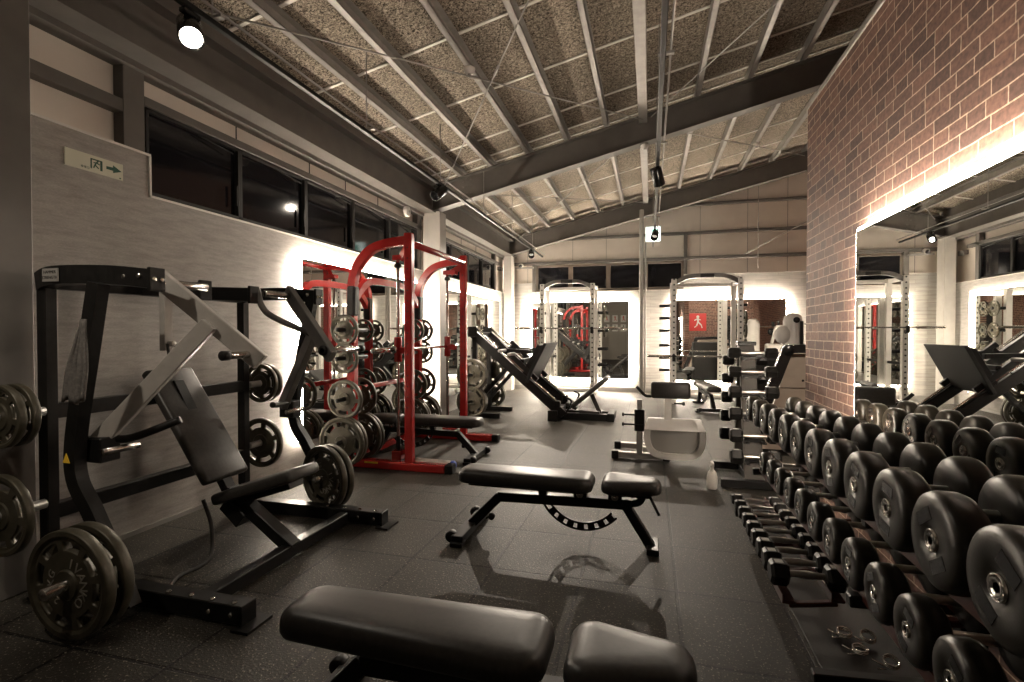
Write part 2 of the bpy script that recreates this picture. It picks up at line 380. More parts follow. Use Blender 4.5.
for k, y in enumerate(JY + [6.80, 7.06]):             # pale joint strips between the boards
    m = M(); a, b = XL, XR; z = -.012
    m.prism([(a, y - .015, roof(a) + z), (b, y - .015, roof(b) + z), (b, y - .015, roof(b) + z + .011), (a, y - .015, roof(a) + z + .011)], (0, .03, 0)); trim(n, m, 'joint'); n += 1
# girts and posts of the left wall
def lbox(y0, y1, z0, z1, d=.06, ma='steel'):
    global n
    d = min(d, .085)
    m = M(); m.box((XL - .1, y0, z0), (XL - .1 + d, y1, z1), .003); trim(n, m, ma); n += 1
lbox(YF, 2.50, 2.70, 2.78, .08); lbox(2.46, 2.60, 2.2, 3.04, .10); lbox(2.6, 6.8, 2.80, 2.86, .09); lbox(7.02, 10.75, 2.80, 2.86, .09)
lbox(6.66, 6.78, 2.2, 3.04, .09); lbox(7.05, 7.15, 2.2, 3.04, .09); lbox(10.4, 10.5, 2.2, 3.04, .09); lbox(10.85, 11.02, 2.7, 2.78, .08)
for y in (3.45, 4.38, 5.0, 5.7, 7.8, 8.6, 9.4):     # joints in the cream strip above the windows
    m = M(); m.box((XL - .104, y - .004, 2.86), (XL - .094, y + .004, 3.04)); trim(n, m, 'frame_dark'); n += 1
# girts and board joints of the back wall
def bbox(x0, x1, z0, z1, d=.06, ma='steel'):
    global n
    m = M(); m.box((x0, YB + .085 - d, z0), (x1, YB + .085, z1), .003); trim(n, m, ma); n += 1
bbox(XL, XR, 2.86, 2.93, .09); bbox(-2.0, XR, 3.40, 3.46, .08); bbox(.69, .76, 2.24, 3.45, .08); bbox(-2.62, -2.54, 2.24, 2.9, .1); bbox(-3.02, XR, 4.0, 4.06, .08)
for x in (-2.75, -1.7, -.95, -.15, 1.02, 1.95, 2.7):
    m = M(); m.box((x - .003, YB + .076, 2.25), (x + .003, YB + .084, 4.9)); trim(n, m, 'frame_dark'); n += 1
m = M(); m.cyl((-.18, 11.06, 0), (-.18, 11.06, 3.9), .045); m.cyl((-.10, 11.06, 0), (-.10, 11.06, 3.2), .02)
for z in (.5, 1.55, 2.55): m.cyl((-.18, 11.06, z), (-.18, 11.06, z + .03), .052)
trim(n, m, 'steel_pale'); n += 1

# ---- windows
WN = 1
def window_left(y0, y1, z0=2.225, z1=2.80):
    global WN
    m = M(); x = XL - .09; f = .022
    for a, b in (((y0, z0), (y1, z0 + f)), ((y0, z1 - f), (y1, z1)), ((y0, z0), (y0 + f, z1)), ((y1 - f, z0), (y1, z1))):
        m.box((x, a[0], a[1]), (x + .06, b[0], b[1]), .002)
    o = struct('window_%d' % WN, m, 'frame_dark'); WN += 1
    m = M(); m.box((x + .015, y0 + f, z0 + f), (x + .022, y1 - f, z1 - f)); m.done('pane', 'glass_dark', o)
    m = M(); m.box((x + .06, y1 - .06, z0 + .1), (x + .08, y1 - .045, z0 + .26), .003); m.done('window_handle', 'frame_dark', o)
    m = M(); m.bar((x + .05, y0 + .5 * (y1 - y0), z1 - .03), (x + .07, y1 - .08, z1 - .07), .010, .010); m.done('window_stay', 'frame_dark', o)
for a, b in ((2.62, 3.42), (3.42, 4.24), (4.24, 5.06), (5.06, 5.88), (5.88, 6.66), (7.16, 7.98), (7.98, 8.80), (8.80, 9.62), (9.62, 10.4)): window_left(a, b)
def window_back(x0, x1, z0=2.25, z1=2.85):
    global WN
    m = M(); y = YB + .02; f = .05
    for a, b in (((x0, z0), (x1, z0 + f)), ((x0, z1 - f), (x1, z1)), ((x0, z0), (x0 + f, z1)), ((x1 - f, z0), (x1, z1))):
        m.box((a[0], y, a[1]), (b[0], y + .05, b[1]), .002)
    o = struct('window_%d' % WN, m, 'frame_brown'); WN += 1
    m = M(); m.box((x0 + f, y + .025, z0 + f), (x1 - f, y + .03, z1 - f)); m.done('pane', 'glass_dark', o)
    m = M(); m.box((x1 - .07, y - .02, z0 + .1), (x1 - .055, y, z0 + .24)); m.done('window_handle', 'frame_dark', o)
for a, b in ((-2.54, -1.74), (-1.74, -.90), (-.90, -.10), (-.10, .69)): window_back(a, b)

# ---- mirrors with glowing strips round their edges
def mirror(label, plane, a0, a1, z0, z1, side, sides='tlrb', group='wall mirrors edged with light strips', off=.05, sl=.012, led='led'):
    # plane: 'x' (normal +-x) or 'y'; side = +1/-1 direction the glass faces
    def P(a, z, d): return (plane[1] + side * d, a, z) if plane[0] == 'x' else (a, plane[1] + side * d, z)
    loc = P((a0 + a1) / 2, z0, 0)
    t = thing('wall_mirror', label, 'mirror', loc, 0, group)
    m = M(loc); m.box(P(a0, z0, off), P(a1, z1, off + .006)); m.done('glass', 'mirror', t)
    m = M(loc); m.box(P(a0 + .03, z0 + .03, .002), P(a1 - .03, z1 - .03, off - .001)); m.done('backing_box', 'white', t)
    g = sl
    if 't' in sides: m = M(loc); m.box(P(a0, z1 + .002, .012), P(a1, z1 + .002 + g, off)); m.done('light_strip', led, t)
    if 'b' in sides: m = M(loc); m.box(P(a0, z0 - .002, .012), P(a1, z0 - .002 - g, off)); m.done('light_strip', led, t)
    if 'l' in sides: m = M(loc); m.box(P(a0 - .002, z0, .012), P(a0 - .002 - g, z1, off)); m.done('light_strip', led, t)
    if 'r' in sides: m = M(loc); m.box(P(a1 + .002, z0, .012), P(a1 + .002 + g, z1, off)); m.done('light_strip', led, t)
    return t
mirror('large backlit mirror on left wall behind the red machine', ('x', XL), 4.06, 6.52, .27, 2.0, 1, 'tlr')
mirror('backlit mirror on left wall behind the leg press', ('x', XL), 7.35, 10.5, .27, 2.0, 1, 'tlr')
mirror('backlit mirror on back wall behind the left white rack', ('y', YB), -2.62, -.44, .29, 2.0, -1, led='led_back')
mirror('backlit mirror on back wall behind the right white rack', ('y', YB), .49, 2.66, .29, 2.0, -1, led='led_back')
mirror('long backlit mirror on the brick wall above the dumbbells', ('x', XP), 1.70, 3.17, .42, 1.852, -1, 'tr', sl=.016)

# ---- ceiling brace rods and hangers
def rod(label, p, q, r=.0075):
    m = M(p); m.cyl(p, q, r, 8)
    mid = V(p).lerp(V(q), .45); d = (V(q) - V(p)).normalized(); m.cyl(mid, mid + d * .14, r * 2, 8)
    return tag(m.done('brace_rod', 'purlin'), label, 'brace rod', 'thin steel rods bracing the roof')
def R2(x, dz=-.20): return roof(x, 3.53) + dz
rod('thin brace rod crossing the near roof bay from upper left', (-2.9, 2.6, R2(-2.9)), (-.1, 6.8, R2(-.1)))
rod('thin brace rod descending steeply to the near rafter by the left wall', (-.1, 2.6, R2(-.1)), (-2.9, 6.85, R2(-2.9)))
rod('thin brace rod in near roof bay beside the brick wall', (2.9, 2.6, R2(2.9)), (.0, 6.8, R2(0)))
rod('thin brace rod in far roof bay running away to the right', (-2.9, 7.1, R2(-2.9)), (-.1, 11.1, R2(-.1)))
rod('thin brace rod in far roof bay running away to the left', (-.1, 7.1, R2(-.1)), (-2.9, 11.1, R2(-2.9)))
rod('thin brace rod in far roof bay right of the ridge beam', (.0, 7.1, R2(0)), (2.9, 11.1, R2(2.9)))
rod('thin brace rod rising to the right at the back wall', (1.88, 11.36, 2.93), (4.0, 11.36, 4.05), .009)
rod('vertical drop rod hanging in front of the back wall', (2.1, 11.2, 2.62), (2.1, 11.2, 4.35), .006)

# ---- light tracks and spotlights
def track(label, x, y0, y1, z):
    t = thing('light_track', label, 'light track', (x, y0, z))
    m = M((x, y0, z)); m.box((x - .018, y0, z), (x + .018, y1, z + .03), .003); m.done('rail', 'black', t)
    m = M((x, y0, z)); m.tube([(x + .05, y0, z + .06), (x + .05, y1, z + .06)], .008, 8); m.done('conduit', 'grey_metal', t)
    y = y0 + .6
    while y < y1:
        m = M((x, y0, z)); m.cyl((x, y, z + .03), (x, y, roof(x, 3.45)), .005, 8); m.box((x - .03, y - .015, z + .03), (x + .07, y + .015, z + .045)); m.done('hanger', 'grey_metal', t); y += 1.55
    return t
track('black light track running along the left side under the roof', -2.3, .1, 11.0, 2.97)
track('black light track hanging along the ridge beam', .07, 1.2, 9.3, 3.02)
def spot(label, p, target, power, size=70, blend=.5, lens='lens_dim', k=1.0):
    p = V(p); d = (V(target) - p).normalized()
    t = thing('track_spotlight', label, 'spotlight', p, 0, 'black spotlights on the ceiling tracks')
    m = M(p); m.box(p + V((-.02, -.05, .075)), p + V((.02, .05, .10)), .004); m.cyl(p + V((0, 0, .08)), p + V((0, 0, .0)), .01, 10); m.done('mount', 'black_gloss', t)
    s, u = frame(d); a = p - d * .07; b = p + d * .09
    m = M(p); m.lathe([(0, -.03), (.052, -.03), (.058, -.02), (.060, .155), (.054, .16), (.050, .155), (.050, .135 if lens == 'lens' else .048), (0, .135 if lens == 'lens' else .048)], a, d, 24); m.done('lamp_head', 'black_gloss', t)
    m = M(p); e_ = .137 if lens == 'lens' else .05; m.cyl(a + d * e_, a + d * (e_ + .004), .048, 20); m.done('lens', lens, t)
    L = bpy.data.lights.new('spot_beam', 'SPOT'); L.energy = power * SPOT_POWER; L.spot_size = math.radians(size); L.spot_blend = blend; L.color = (1, .87, .72); L.shadow_soft_size = .025
    lo = bpy.data.objects.new('spot_beam', L); COL.objects.link(lo); lo.parent = t; lo.location = d * .10
    lo.rotation_euler = (-d).to_track_quat('Z', 'Y').to_euler()
    return t
spot('glaring spotlight at upper left pointed at the camera side', (-2.3, 2.11, 2.86), (-.9, 1.0, 1.0), 18, 75, .6, 'lens')
spot('spotlight on left track by the near rafter', (-2.3, 5.31, 2.88), (-3.15, 3.4, 1.3), 70, 80, .7)
spot('spotlight on left track nearest the camera, above the press machine', (-2.3, .45, 2.87), (-2.65, 2.0, .9), 110, 54, .9)
spot('spotlight at the far end of left track', (-2.3, 9.9, 2.88), (-1.3, 5.8, 0), 620, 80, .5)
spot('nearer spotlight on the ridge track, in front of the rafter', (.07, 5.5, 2.92), (.9, 7.2, 0), 330, 80, .5)
spot('farther spotlight on the ridge track, in front of the lit sign', (.07, 8.75, 2.92), (-.5, 4.8, 0), 330, 72, .5)
spot('added spotlight in the side room, hidden from view, brightening the sloping cabinet', (2.3, 2.6, 3.4), (1.9, 6.2, .8), 330, 80, .7)  # added lamp, hidden by the partition, to light the tan panel
spot('added spotlight in the side room, brightening the brick wall for the back mirror', (2.3, 3.3, 3.4), (2.2, .6, 1.3), 500, 95, .7)  # added lamp that lifts the side brick wall in the mirror reflection

# ---- small ceiling and wall fittings
def detector(label, p, r=.055):
    t = thing('smoke_detector', label, 'detector', p, 0, 'round white ceiling detectors')
    m = M(p); P_ = V(p); m.lathe([(0, 0), (r * .6, 0), (r * .9, .02), (r, .045), (r, .055), (0, .055)], P_, (0, 0, 1), 24); m.done('dome', 'white', t)
    m = M(p); m.cyl(P_ + V((0, 0, -.008)), P_ + V((0, 0, .002)), r * .3, 12); m.done('sensor', 'grey_metal', t)
detector('white detector under the ceiling between purlins, upper middle', (-1.64, 4.5, 3.722))
detector('white detector beside the ridge beam below the rafter', (-.08, 6.94, 3.73))
detector('white detector in the far bay near the brick wall', (1.76, 9.6, 4.52))
detector('small white detector in the far bay, left of the ridge', (-1.64, 9.3, 3.722), .05)
m_p = (-3.12, 6.1, 2.9); t = thing('wall_speaker', 'round white speaker high on left wall by the column', 'speaker', m_p)
m = M(m_p); m.lathe([(0, .05), (.05, .05), (.07, .04), (.07, 0), (0, 0)], m_p, (1, 0, 0), 24); m.done('cone', 'white', t); m = M(m_p); m.cyl(V(m_p) + V((.05, 0, 0)), V(m_p) + V((.058, 0, 0)), .02, 12); m.done('centre_cap', 'grey_metal', t)
# dome security camera in the back left corner
p = V((-2.88, 11.3, 2.84)); t = thing('security_camera', 'white dome security camera high in the back left corner', 'security camera', p)
m = M(p); m.cyl(p + V((0, .1, .02)), p + V((0, 0, .0)), .05, 20); m.done('housing', 'white', t)
m = M(p); m.sphere(p + V((0, -.01, -.01)), .042); m.done('dome', 'black_gloss', t); m = M(p); m.box(p + V((-.14, .06, -.06)), p + V((.3, .1, -.02)), .003); m.done('bracket', 'grey_metal', t)
# hanging lit exit sign
p = V((.05, 10.5, 3.13)); t = thing('exit_sign', 'lit green and white exit sign hanging near the back wall', 'exit sign', p)
m = M(p); m.box(p + V((-.14, -.03, 0)), p + V((.14, .03, .28)), .005); m.done('sign_box', 'signlit', t)
m = M(p); m.box(p + V((-.02, -.034, .05)), p + V((.10, -.031, .23))); m.done('running_figure_panel', 'greenlit', t)
m = M(p); m.cyl(p + V((0, 0, .28)), p + V((0, 0, 1.16)), .006, 8); m.cyl(p + V((0, 0, -.02)), p + V((0, 0, -.12)), .012, 8); m.done('drop_rod', 'grey_metal', t)
# photoluminescent exit sign on the left wall
p = V((XL, 2.27, 2.30)); t = thing('exit_arrow_sign', 'cream exit sign with green running figure and arrow on left wall', 'exit sign', p)
m = M(p); m.box((XL, 2.108, 2.254), (XL + .006, 2.436, 2.354)); m.done('sign_board', 'sign', t)
def yz(pts, x=XL + .0065, t_=.001):
    return [(x, a, b) for a, b in pts]
m = M(p)
m.prism(yz([(2.335, 2.298), (2.375, 2.298), (2.375, 2.285), (2.427, 2.306), (2.375, 2.332), (2.375, 2.318), (2.335, 2.315)]), (.001, 0, 0)); m.done('arrow', 'green', t)
m = M(p); m.box((XL + .006, 2.245, 2.275), (XL + .0075, 2.252, 2.335)); m.box((XL + .006, 2.30, 2.275), (XL + .0075, 2.312, 2.335)); m.box((XL + .006, 2.245, 2.328), (XL + .0075, 2.312, 2.335))
for a, b in (((2.283, 2.322), (2.270, 2.302)), ((2.270, 2.302), (2.262, 2.282)), ((2.270, 2.302), (2.29, 2.284)), ((2.280, 2.316), (2.296, 2.308)), ((2.280, 2.316), (2.262, 2.312))):
    m.bar((XL + .007, *a), (XL + .007, *b), .006, .002, 0, up=(1, 0, 0))
m.cyl((XL + .006, 2.286, 2.326), (XL + .008, 2.286, 2.326), .005, 10)
m.cyl((XL + .006, 2.418, 2.264), (XL + .0075, 2.418, 2.264), .005, 12); m.done('running_figure', 'green', t)
m = M(p); m.text('\u975e\u5e38\u53e3', .016, .0004, Matrix(((0, 0, 1, XL + .0065), (1, 0, 0, 2.215), (0, 1, 0, 2.272), (0, 0, 0, 1)))); m.done('small_lettering', 'green', t)

# ------------------------------------------------------------------ weight plates
def plate_parts(R, th, n=8, seg=64, text=None):
    """plate lying around the origin, axis +Y (face towards -Y); returns list of (name, M, mat)"""
    rr = [.026, .06, .066, .52 * R / 1, .56 * R, .76 * R, .80 * R, .86 * R, .90 * R, .985 * R, R]
    hh = [.5, .5, .34, .30, .30, .30, .30, .30, .5, .5, .40]
    m = M(); J = len(rr)
    solid = {}
    per = seg // n
    for i in range(seg):
        for j in range(J - 1):
            k = i % per
            solid[i, j] = not (j in (4, 5, ) and 1 <= k <= per - 4 and j == 5 or (j == 4 and 1 <= k <= per - 4 and False))
    # slots sit in ring 4..6
    for i in range(seg):
        k = i % per
        solid[i, 5] = not (1 <= k <= per - 2)
        solid[i, 4] = not (1 <= k <= per - 2)
        solid[i, 6] = True
    rr[4] = .60 * R; rr[5] = .68 * R; rr[6] = .80 * R; rr[4] = .62 * R; rr[7] = .84 * R; rr[3] = .54 * R
    V_ = {}
    def vert(i, j, s):
        key = (i % seg, j, s)
        if key not in V_:
            a = 2 * PI * i / seg; V_[key] = m.bm.verts.new((rr[j] * math.cos(a), s * hh[j] * th, rr[j] * math.sin(a)))
        return V_[key]
    for i in range(seg):
        for j in range(J - 1):
            if not solid[i, j]: continue
            for s in (-1, 1):
                f = [vert(i, j, s), vert(i + 1, j, s), vert(i + 1, j + 1, s), vert(i, j + 1, s)]
                fc = m.bm.faces.new(f); fc.smooth = j >= 9
            for (di, dj, e) in ((-1, 0, ((i, j), (i, j + 1))), (1, 0, ((i + 1, j), (i + 1, j + 1))), (0, -1, ((i, j), (i + 1, j))), (0, 1, ((i, j + 1), (i + 1, j + 1)))):
                jj = j + dj; ok = False
                if 0 <= jj < J - 1: ok = solid[(i + di) % seg, jj]
                if not ok:
                    (a, b), (c, d) = e
                    fc = m.bm.faces.new([vert(a, b, -1), vert(c, d, -1), vert(c, d, 1), vert(a, b, 1)]); fc.smooth = True
    out = [('disc', m, 'plate')]
    if text:
        def place(tx, size, rad, a0, step):
            m2 = M(); out.append(('lettering', m2, 'plate_edge'))
            for q, ch in enumerate(tx):
                a = a0 - step * (q - (len(tx) - 1) / 2)
                # face -Y : text x -> +x , text y -> +z
                rot = Matrix.Translation((rad * math.cos(a), -.335 * th, rad * math.sin(a))) @ Matrix.Rotation(-(a - PI / 2), 4, 'Y') @ Matrix.Rotation(PI / 2, 4, 'X')
                m2.text(ch, size, .0015, rot)
        place('IVANKO', .26 * R, .40 * R, .0, .42); place('20KG', .22 * R, .40 * R, PI, .42)
    return out
PROTO = {}
def plate(kind, c, ry=0, label='', group=None):
    """kind: (R, thickness, text)"""
    if kind not in PROTO:
        t = thing('weight_plate', label, 'weight plate', (0, 0, 0))
        for nme, m, ma in plate_parts(kind[0], kind[1], 8 if kind[0] > .2 else 6, 64 if kind[0] > .2 else 48, kind[2]): m.done(nme, ma, t)
        PROTO[kind] = t
    else:
        t = copy_tree(PROTO[kind])
    t.location = c; t.rotation_euler = (0, ry, 0); tag(t, label, 'weight plate', group)
    return t
BIG, MID, SML, BIGP = (.228, .045, True), (.185, .035, False), (.145, .032, False), (.235, .045, False)

# ------------------------------------------------------------------ chest press machine (front left)
Y0 = 2.42
O = (-2.3, Y0, 0)
t = thing('plate_loaded_press', 'black and silver plate-loaded press machine against the grey left wall', 'exercise machine', O)
def P(x, d, z, s): return (x, Y0 + .05 + s * d, z)
for s in (-1, 1):
    m = M(O); m.bar((-2.86, Y0 + s * .62, 0), (-2.86, Y0 + s * .62, 1.53), .055, .06); m.box((-2.93, Y0 + s * .62 - .06, 0), (-2.79, Y0 + s * .62 + .06, .012)); m.done('rear_post', 'black', t)
    m = M(O); m.sq(smooth_path([(-2.885, Y0 + s * .62, 1.55), (-2.75, Y0 + s * .64, 1.575), (-2.48, Y0 + .03 + s * .62, 1.575), (-2.23, Y0 + .03 + s * .60, 1.55)]), .06, .088); 
    m.box((-2.24, Y0 + .03 + s * .60 - .04, 1.495), (-2.22, Y0 + .03 + s * .60 + .04, 1.605), .004); bo = m.done('outer_top_beam', 'black', t)
    for yy in (-.025, .025): m = M(O); m.cyl((-2.223, Y0 + .03 + s * .60 + yy * .8, 1.55), (-2.213, Y0 + .03 + s * .60 + yy * .8, 1.55), .012, 6); m.done('bolt', 'chrome', t)
    for xx in (-2.38, -2.29): m = M(O); m.cyl((xx, Y0 + .03 + s * .60 - .042, 1.565), (xx, Y0 + .03 + s * .60 - .028, 1.565), .013, 6); m.done('bolt', 'chrome', t)
    m = M(O); m.bar((-2.86, Y0 + .05 + s * .18, 1.56), (-2.41, Y0 + .05 + s * .18, 1.54), .06, .085); m.box((-2.42, Y0 + .05 + s * .18 - .04, 1.485), (-2.40, Y0 + .05 + s * .18 + .04, 1.595), .004); m.done('inner_top_beam', 'black', t)
    m = M(O); m.cyl((-2.36, Y0 + .05 + s * .22, 1.55), (-2.36, Y0 + .05 + s * .56, 1.55), .022, 16); m.done('pivot_shaft', 'chrome', t)
    # curved front post
    fd = .72 if s < 0 else .80
    m = M(O); m.sq(smooth_path([P(-2.45, fd, 1.53, s), P(-2.52, fd, 1.2, s), P(-2.60, fd, .82, s), P(-2.60, fd, .62, s), P(-2.50, fd, .46, s), P(-2.36, fd, .22, s), P(-2.28, fd, .05, s)]), .07, .055, up=(0, 1, 0)); fp = m.done('front_post', 'black', t)
    m = M(O); a = P(-2.57, fd - .09, .74, s); m.box(V(a) - V((.06, .05, .06)), V(a) + V((.06, .05, .06)), .006); m.done('stop_block', 'black', t)
    m = M(O); m.cyl(P(-2.50, fd - .04, .735, s), P(-2.50, fd - .22, .735, s), .018); m.done('stop_peg', 'chrome', t)
    # base cross bars
    m = M(O); yb = Y0 + .03 + s * .60; m.bar((-2.92, yb, .055), (-1.73, yb, .055), .08, .085); m.box((-1.75, yb - .075, 0), (-1.66, yb + .075, .012)); m.box((-1.735, yb - .045, .0), (-1.72, yb + .045, .10), .003); m.done('base_bar', 'black', t)
    for xx in (-2.15, -2.02, -1.9, -1.78): m = M(O); m.cyl((xx, yb - .02, .094), (xx, yb - .02, .106), .012, 6); m.done('bolt', 'chrome', t)
    for xx in (-1.9, -1.78): m = M(O); m.cyl((xx, yb - .036, .055), (xx, yb - .048, .055), .012, 6); m.done('bolt', 'chrome', t)
    # horn carrying the big plates
    sx = -1
    hy0 = P(-2.33, fd, .25, s)[1]
    if s < 0: m = M(O); m.cyl((-2.34, hy0 + .03, .25), (-2.34, 1.44, .25), .025); m.cyl((-2.34, 1.705, .25), (-2.34, 1.69, .25), .045); m.done('weight_horn', 'chrome', t)
    else: m = M(O); m.cyl((-2.23, 3.24, .26), (-2.28, 3.06, .26), .025); m.done('weight_horn', 'chrome', t)
    # lever arm
    ma = 'arm' if s < 0 else 'arm_dark'
    m = M(O); m.bar(P(-2.40, .48, 1.59, s), P(-1.93, .30, 1.15, s), .045, .09); m.bar(P(-2.13, .42, 1.345, s), P(-2.58, .64, .77, s), .045, .08); 
    la = m.done('lever_arm', ma, t)
    m = M(O); m.cyl(P(-1.98, .27, 1.19, s), P(-1.98, .46 if s < 0 else .70, 1.19, s), .019); m.done('grip', 'chrome', la)
    eo = .455 if s < 0 else .69; m = M(O); m.cyl(P(-1.98, eo, 1.19, s), P(-1.98, eo + .045, 1.19, s), .024); m.done('end_cap', 'rubber', la)
    m = M(O); m.cyl(P(-1.98, .27, 1.19, s), P(-1.98, .30, 1.19, s), .033); m.done('grip_flange', 'rubber', la)
    m = M(O); m.tube(smooth_path([P(-2.54, .62, .79, s), P(-2.48, .55, .78, s), P(-2.30, .44, .86, s)] if s < 0 else [P(-2.53, .64, .80, s), P(-2.50, .50, .80, s), P(-2.48, .42, .81, s)]), .02); m.done('lower_grip', 'rubber', la)
    if s > 0:
        m = M(O); m.tube(smooth_path([P(-2.42, .22, 1.58, s), P(-2.39, .23, 1.47, s), P(-2.34, .28, 1.40, s), P(-2.16, .42, 1.29, s)]), .02); m.done('upper_grip', ma, la)
    # storage horns
    for z in (.92, .47): m = M(O); m.cyl((-2.84, Y0 + s * .65, z), (-2.84, Y0 + s * .92, z), .023); m.done('storage_horn', 'grey_metal', t)
for z in (.915, .417, 1.555): m = M(O); m.bar((-2.86, Y0 - .60, z), (-2.86, Y0 + .60, z), .06, .075); m.done('rear_crossbar', 'black', t)
m = M(O); m.bar((-2.0, Y0 - .53, .05), (-2.0, Y0 + .58, .05), .065, .07); m.done('base_rail', 'black', t)
m = M(O); m.bar((-2.42, Y0 + .05, .36), (-1.98, Y0 + .05, .06), .08, .07); m.bar((-2.42, Y0 + .05, .30), (-2.30, Y0 + .05, .20), .12, .10); m.done('seat_stem', 'black', t)
m = M(O); m.bar((-2.83, Y0 + .05, 1.0), (-2.42, Y0 + .05, .34), .07, .05); m.done('back_stem', 'black', t)
def pad(m, p, q, w, th, bev=.022, up=(0, 0, 1), w2=None): return m.bar(p, q, w, th, bev, up, 3, True, w2=w2)
m = M(O); pad(m, (-2.44, Y0 + .05, .33), (-1.90, Y0 + .05, .51), .27, .065); m.done('seat_pad', 'vinyl', t)
m = M(O); m.bar((-2.32, Y0 + .05, .315), (-1.96, Y0 + .05, .435), .12, .035); m.done('seat_frame', 'black', t)
m = M(O); pad(m, (-2.90, Y0 + .05, 1.07), (-2.45, Y0 + .05, .43), .32, .06); m.done('back_pad', 'vinyl', t)
m = M(O); m.box((-2.66, Y0 - .20, 1.20), (-2.62, Y0 - .15, 1.55), .003); m.cyl((-2.62, Y0 - .175, 1.24), (-2.58, Y0 - .175, 1.24), .015); m.done('link_plate', 'arm', t)
m = M(O); m.tube(smooth_path([(-2.6, Y0 - .2, 1.24), (-2.59, Y0 - .19, 1.12), (-2.6, Y0 - .15, 1.12), (-2.6, Y0 - .15, 1.24)]), .008, 8); m.done('safety_strap', 'strap', t)
m = M(O); m.prism([(-2.572, Y0 - .83, .80 - .055), (-2.502 - .0, Y0 - .83, .745), (-2.537, Y0 - .83, .80)], (0, .002, 0)) if False else m.prism([(-2.62, 1.7045, .70), (-2.575, 1.7045, .70), (-2.5975, 1.7045, .745)], (0, -.002, 0)); m.done('warning_sticker', 'yellow', t)
# maker's badge on the near top beam
m = M(O); m.box((-2.80, Y0 - .64 - .036, 1.545), (-2.70, Y0 - .64 - .030, 1.607)); b_ = m.done('badge', 'grey_metal', t)
m = M(O)
for k, tx in enumerate(('HAMMER', 'STRENGTH')): m.text(tx, .020, .0006, Matrix.Translation((-2.75, Y0 - .64 - .0365, 1.589 - .026 * k)) @ Matrix.Rotation(PI / 2, 4, 'X'))
m.done('badge_lettering', 'black', b_)
plate(BIG, (-2.34, 1.545, .25), -.25, 'outermost big iron plate on the press machine, nearest the camera', 'big plates on the press machine')
plate(BIG, (-2.34, 1.62, .25), .3, 'big iron plate hidden half behind the nearest one', 'big plates on the press machine')
plate(BIG, (-2.255, 3.14, .262), .6, 'big iron plate by the far end of the press seat, front one', 'big plates on the press machine').rotation_euler = (0, .6, -.30)
plate(BIG, (-2.238, 3.197, .262), .2, 'big iron plate by the far end of the press seat, rear one', 'big plates on the press machine').rotation_euler = (0, .2, -.30)
plate(SML, (-2.84, 1.60, .92), .2, 'small plate at left edge, outer one of the upper pair', 'small plates on the press storage horns')
plate(SML, (-2.84, 1.655, .92), .5, 'small plate at left edge, inner one of the upper pair', 'small plates on the press storage horns')
plate(MID, (-2.84, 1.60, .47), .1, 'plate at left edge on the lower storage horn', 'small plates on the press storage horns')
plate(SML, (-2.84, 3.19, .92), .4, 'small plate on upper horn behind the press backrest, first of two', 'small plates on the press storage horns')
plate(SML, (-2.84, 3.24, .92), .9, 'small plate on upper horn behind the press backrest, second of two', 'small plates on the press storage horns')
plate(MID, (-2.84, 3.19, .47), .7, 'plate on lower horn behind the press, beside the wall', 'small plates on the press storage horns')
# towel over the near front post
m = M((-2.44, 1.66, 1.3)); rows = []
for i in range(15):
    z = 1.36 - i * .026; wv = .02 + .075 * min(1, i / 9) ** 1.2; rows.append((z, wv))
nn = 12; vs = []; fs = []
for i, (z, wv) in enumerate(rows):
    for j in range(nn):
        u = j / (nn - 1) - .5
        vs.append((-2.385 + .035 * i / 14 * -1 + u * wv * 1.3, 1.645 - .012 * math.sin(j * 1.9 + .5) * min(1, i / 6) - .004 * i * .3, z + .012 * math.sin(j * .8) * (i / 14)))
for i in range(len(rows) - 1):
    for j in range(nn - 1): fs.append((i * nn + j, i * nn + j + 1, (i + 1) * nn + j + 1, (i + 1) * nn + j))
m._add(vs, fs, True)
o = m.done('towel', 'towel'); md = o.modifiers.new('s', 'SOLIDIFY'); md.thickness = .01; tag(o, 'grey cloth hanging from a hook on the press machine post', 'towel')
m = M(); m.tube(smooth_path([(-2.5, 2.35, .33), (-2.42, 2.33, .18), (-2.36, 2.25, .04), (-2.40, 2.1, .012), (-2.3, 1.95, .012), (-2.15, 1.88, .012)]), .011, 8)
bs = tag(m.done('belt_strap', 'strap'), 'dark strap trailing from the press seat onto the floor', 'strap')
m = M(); m.box((-2.22, 1.86, .012), (-2.16, 1.90, .022), .003); m.done('metal_buckle', 'chrome', bs)

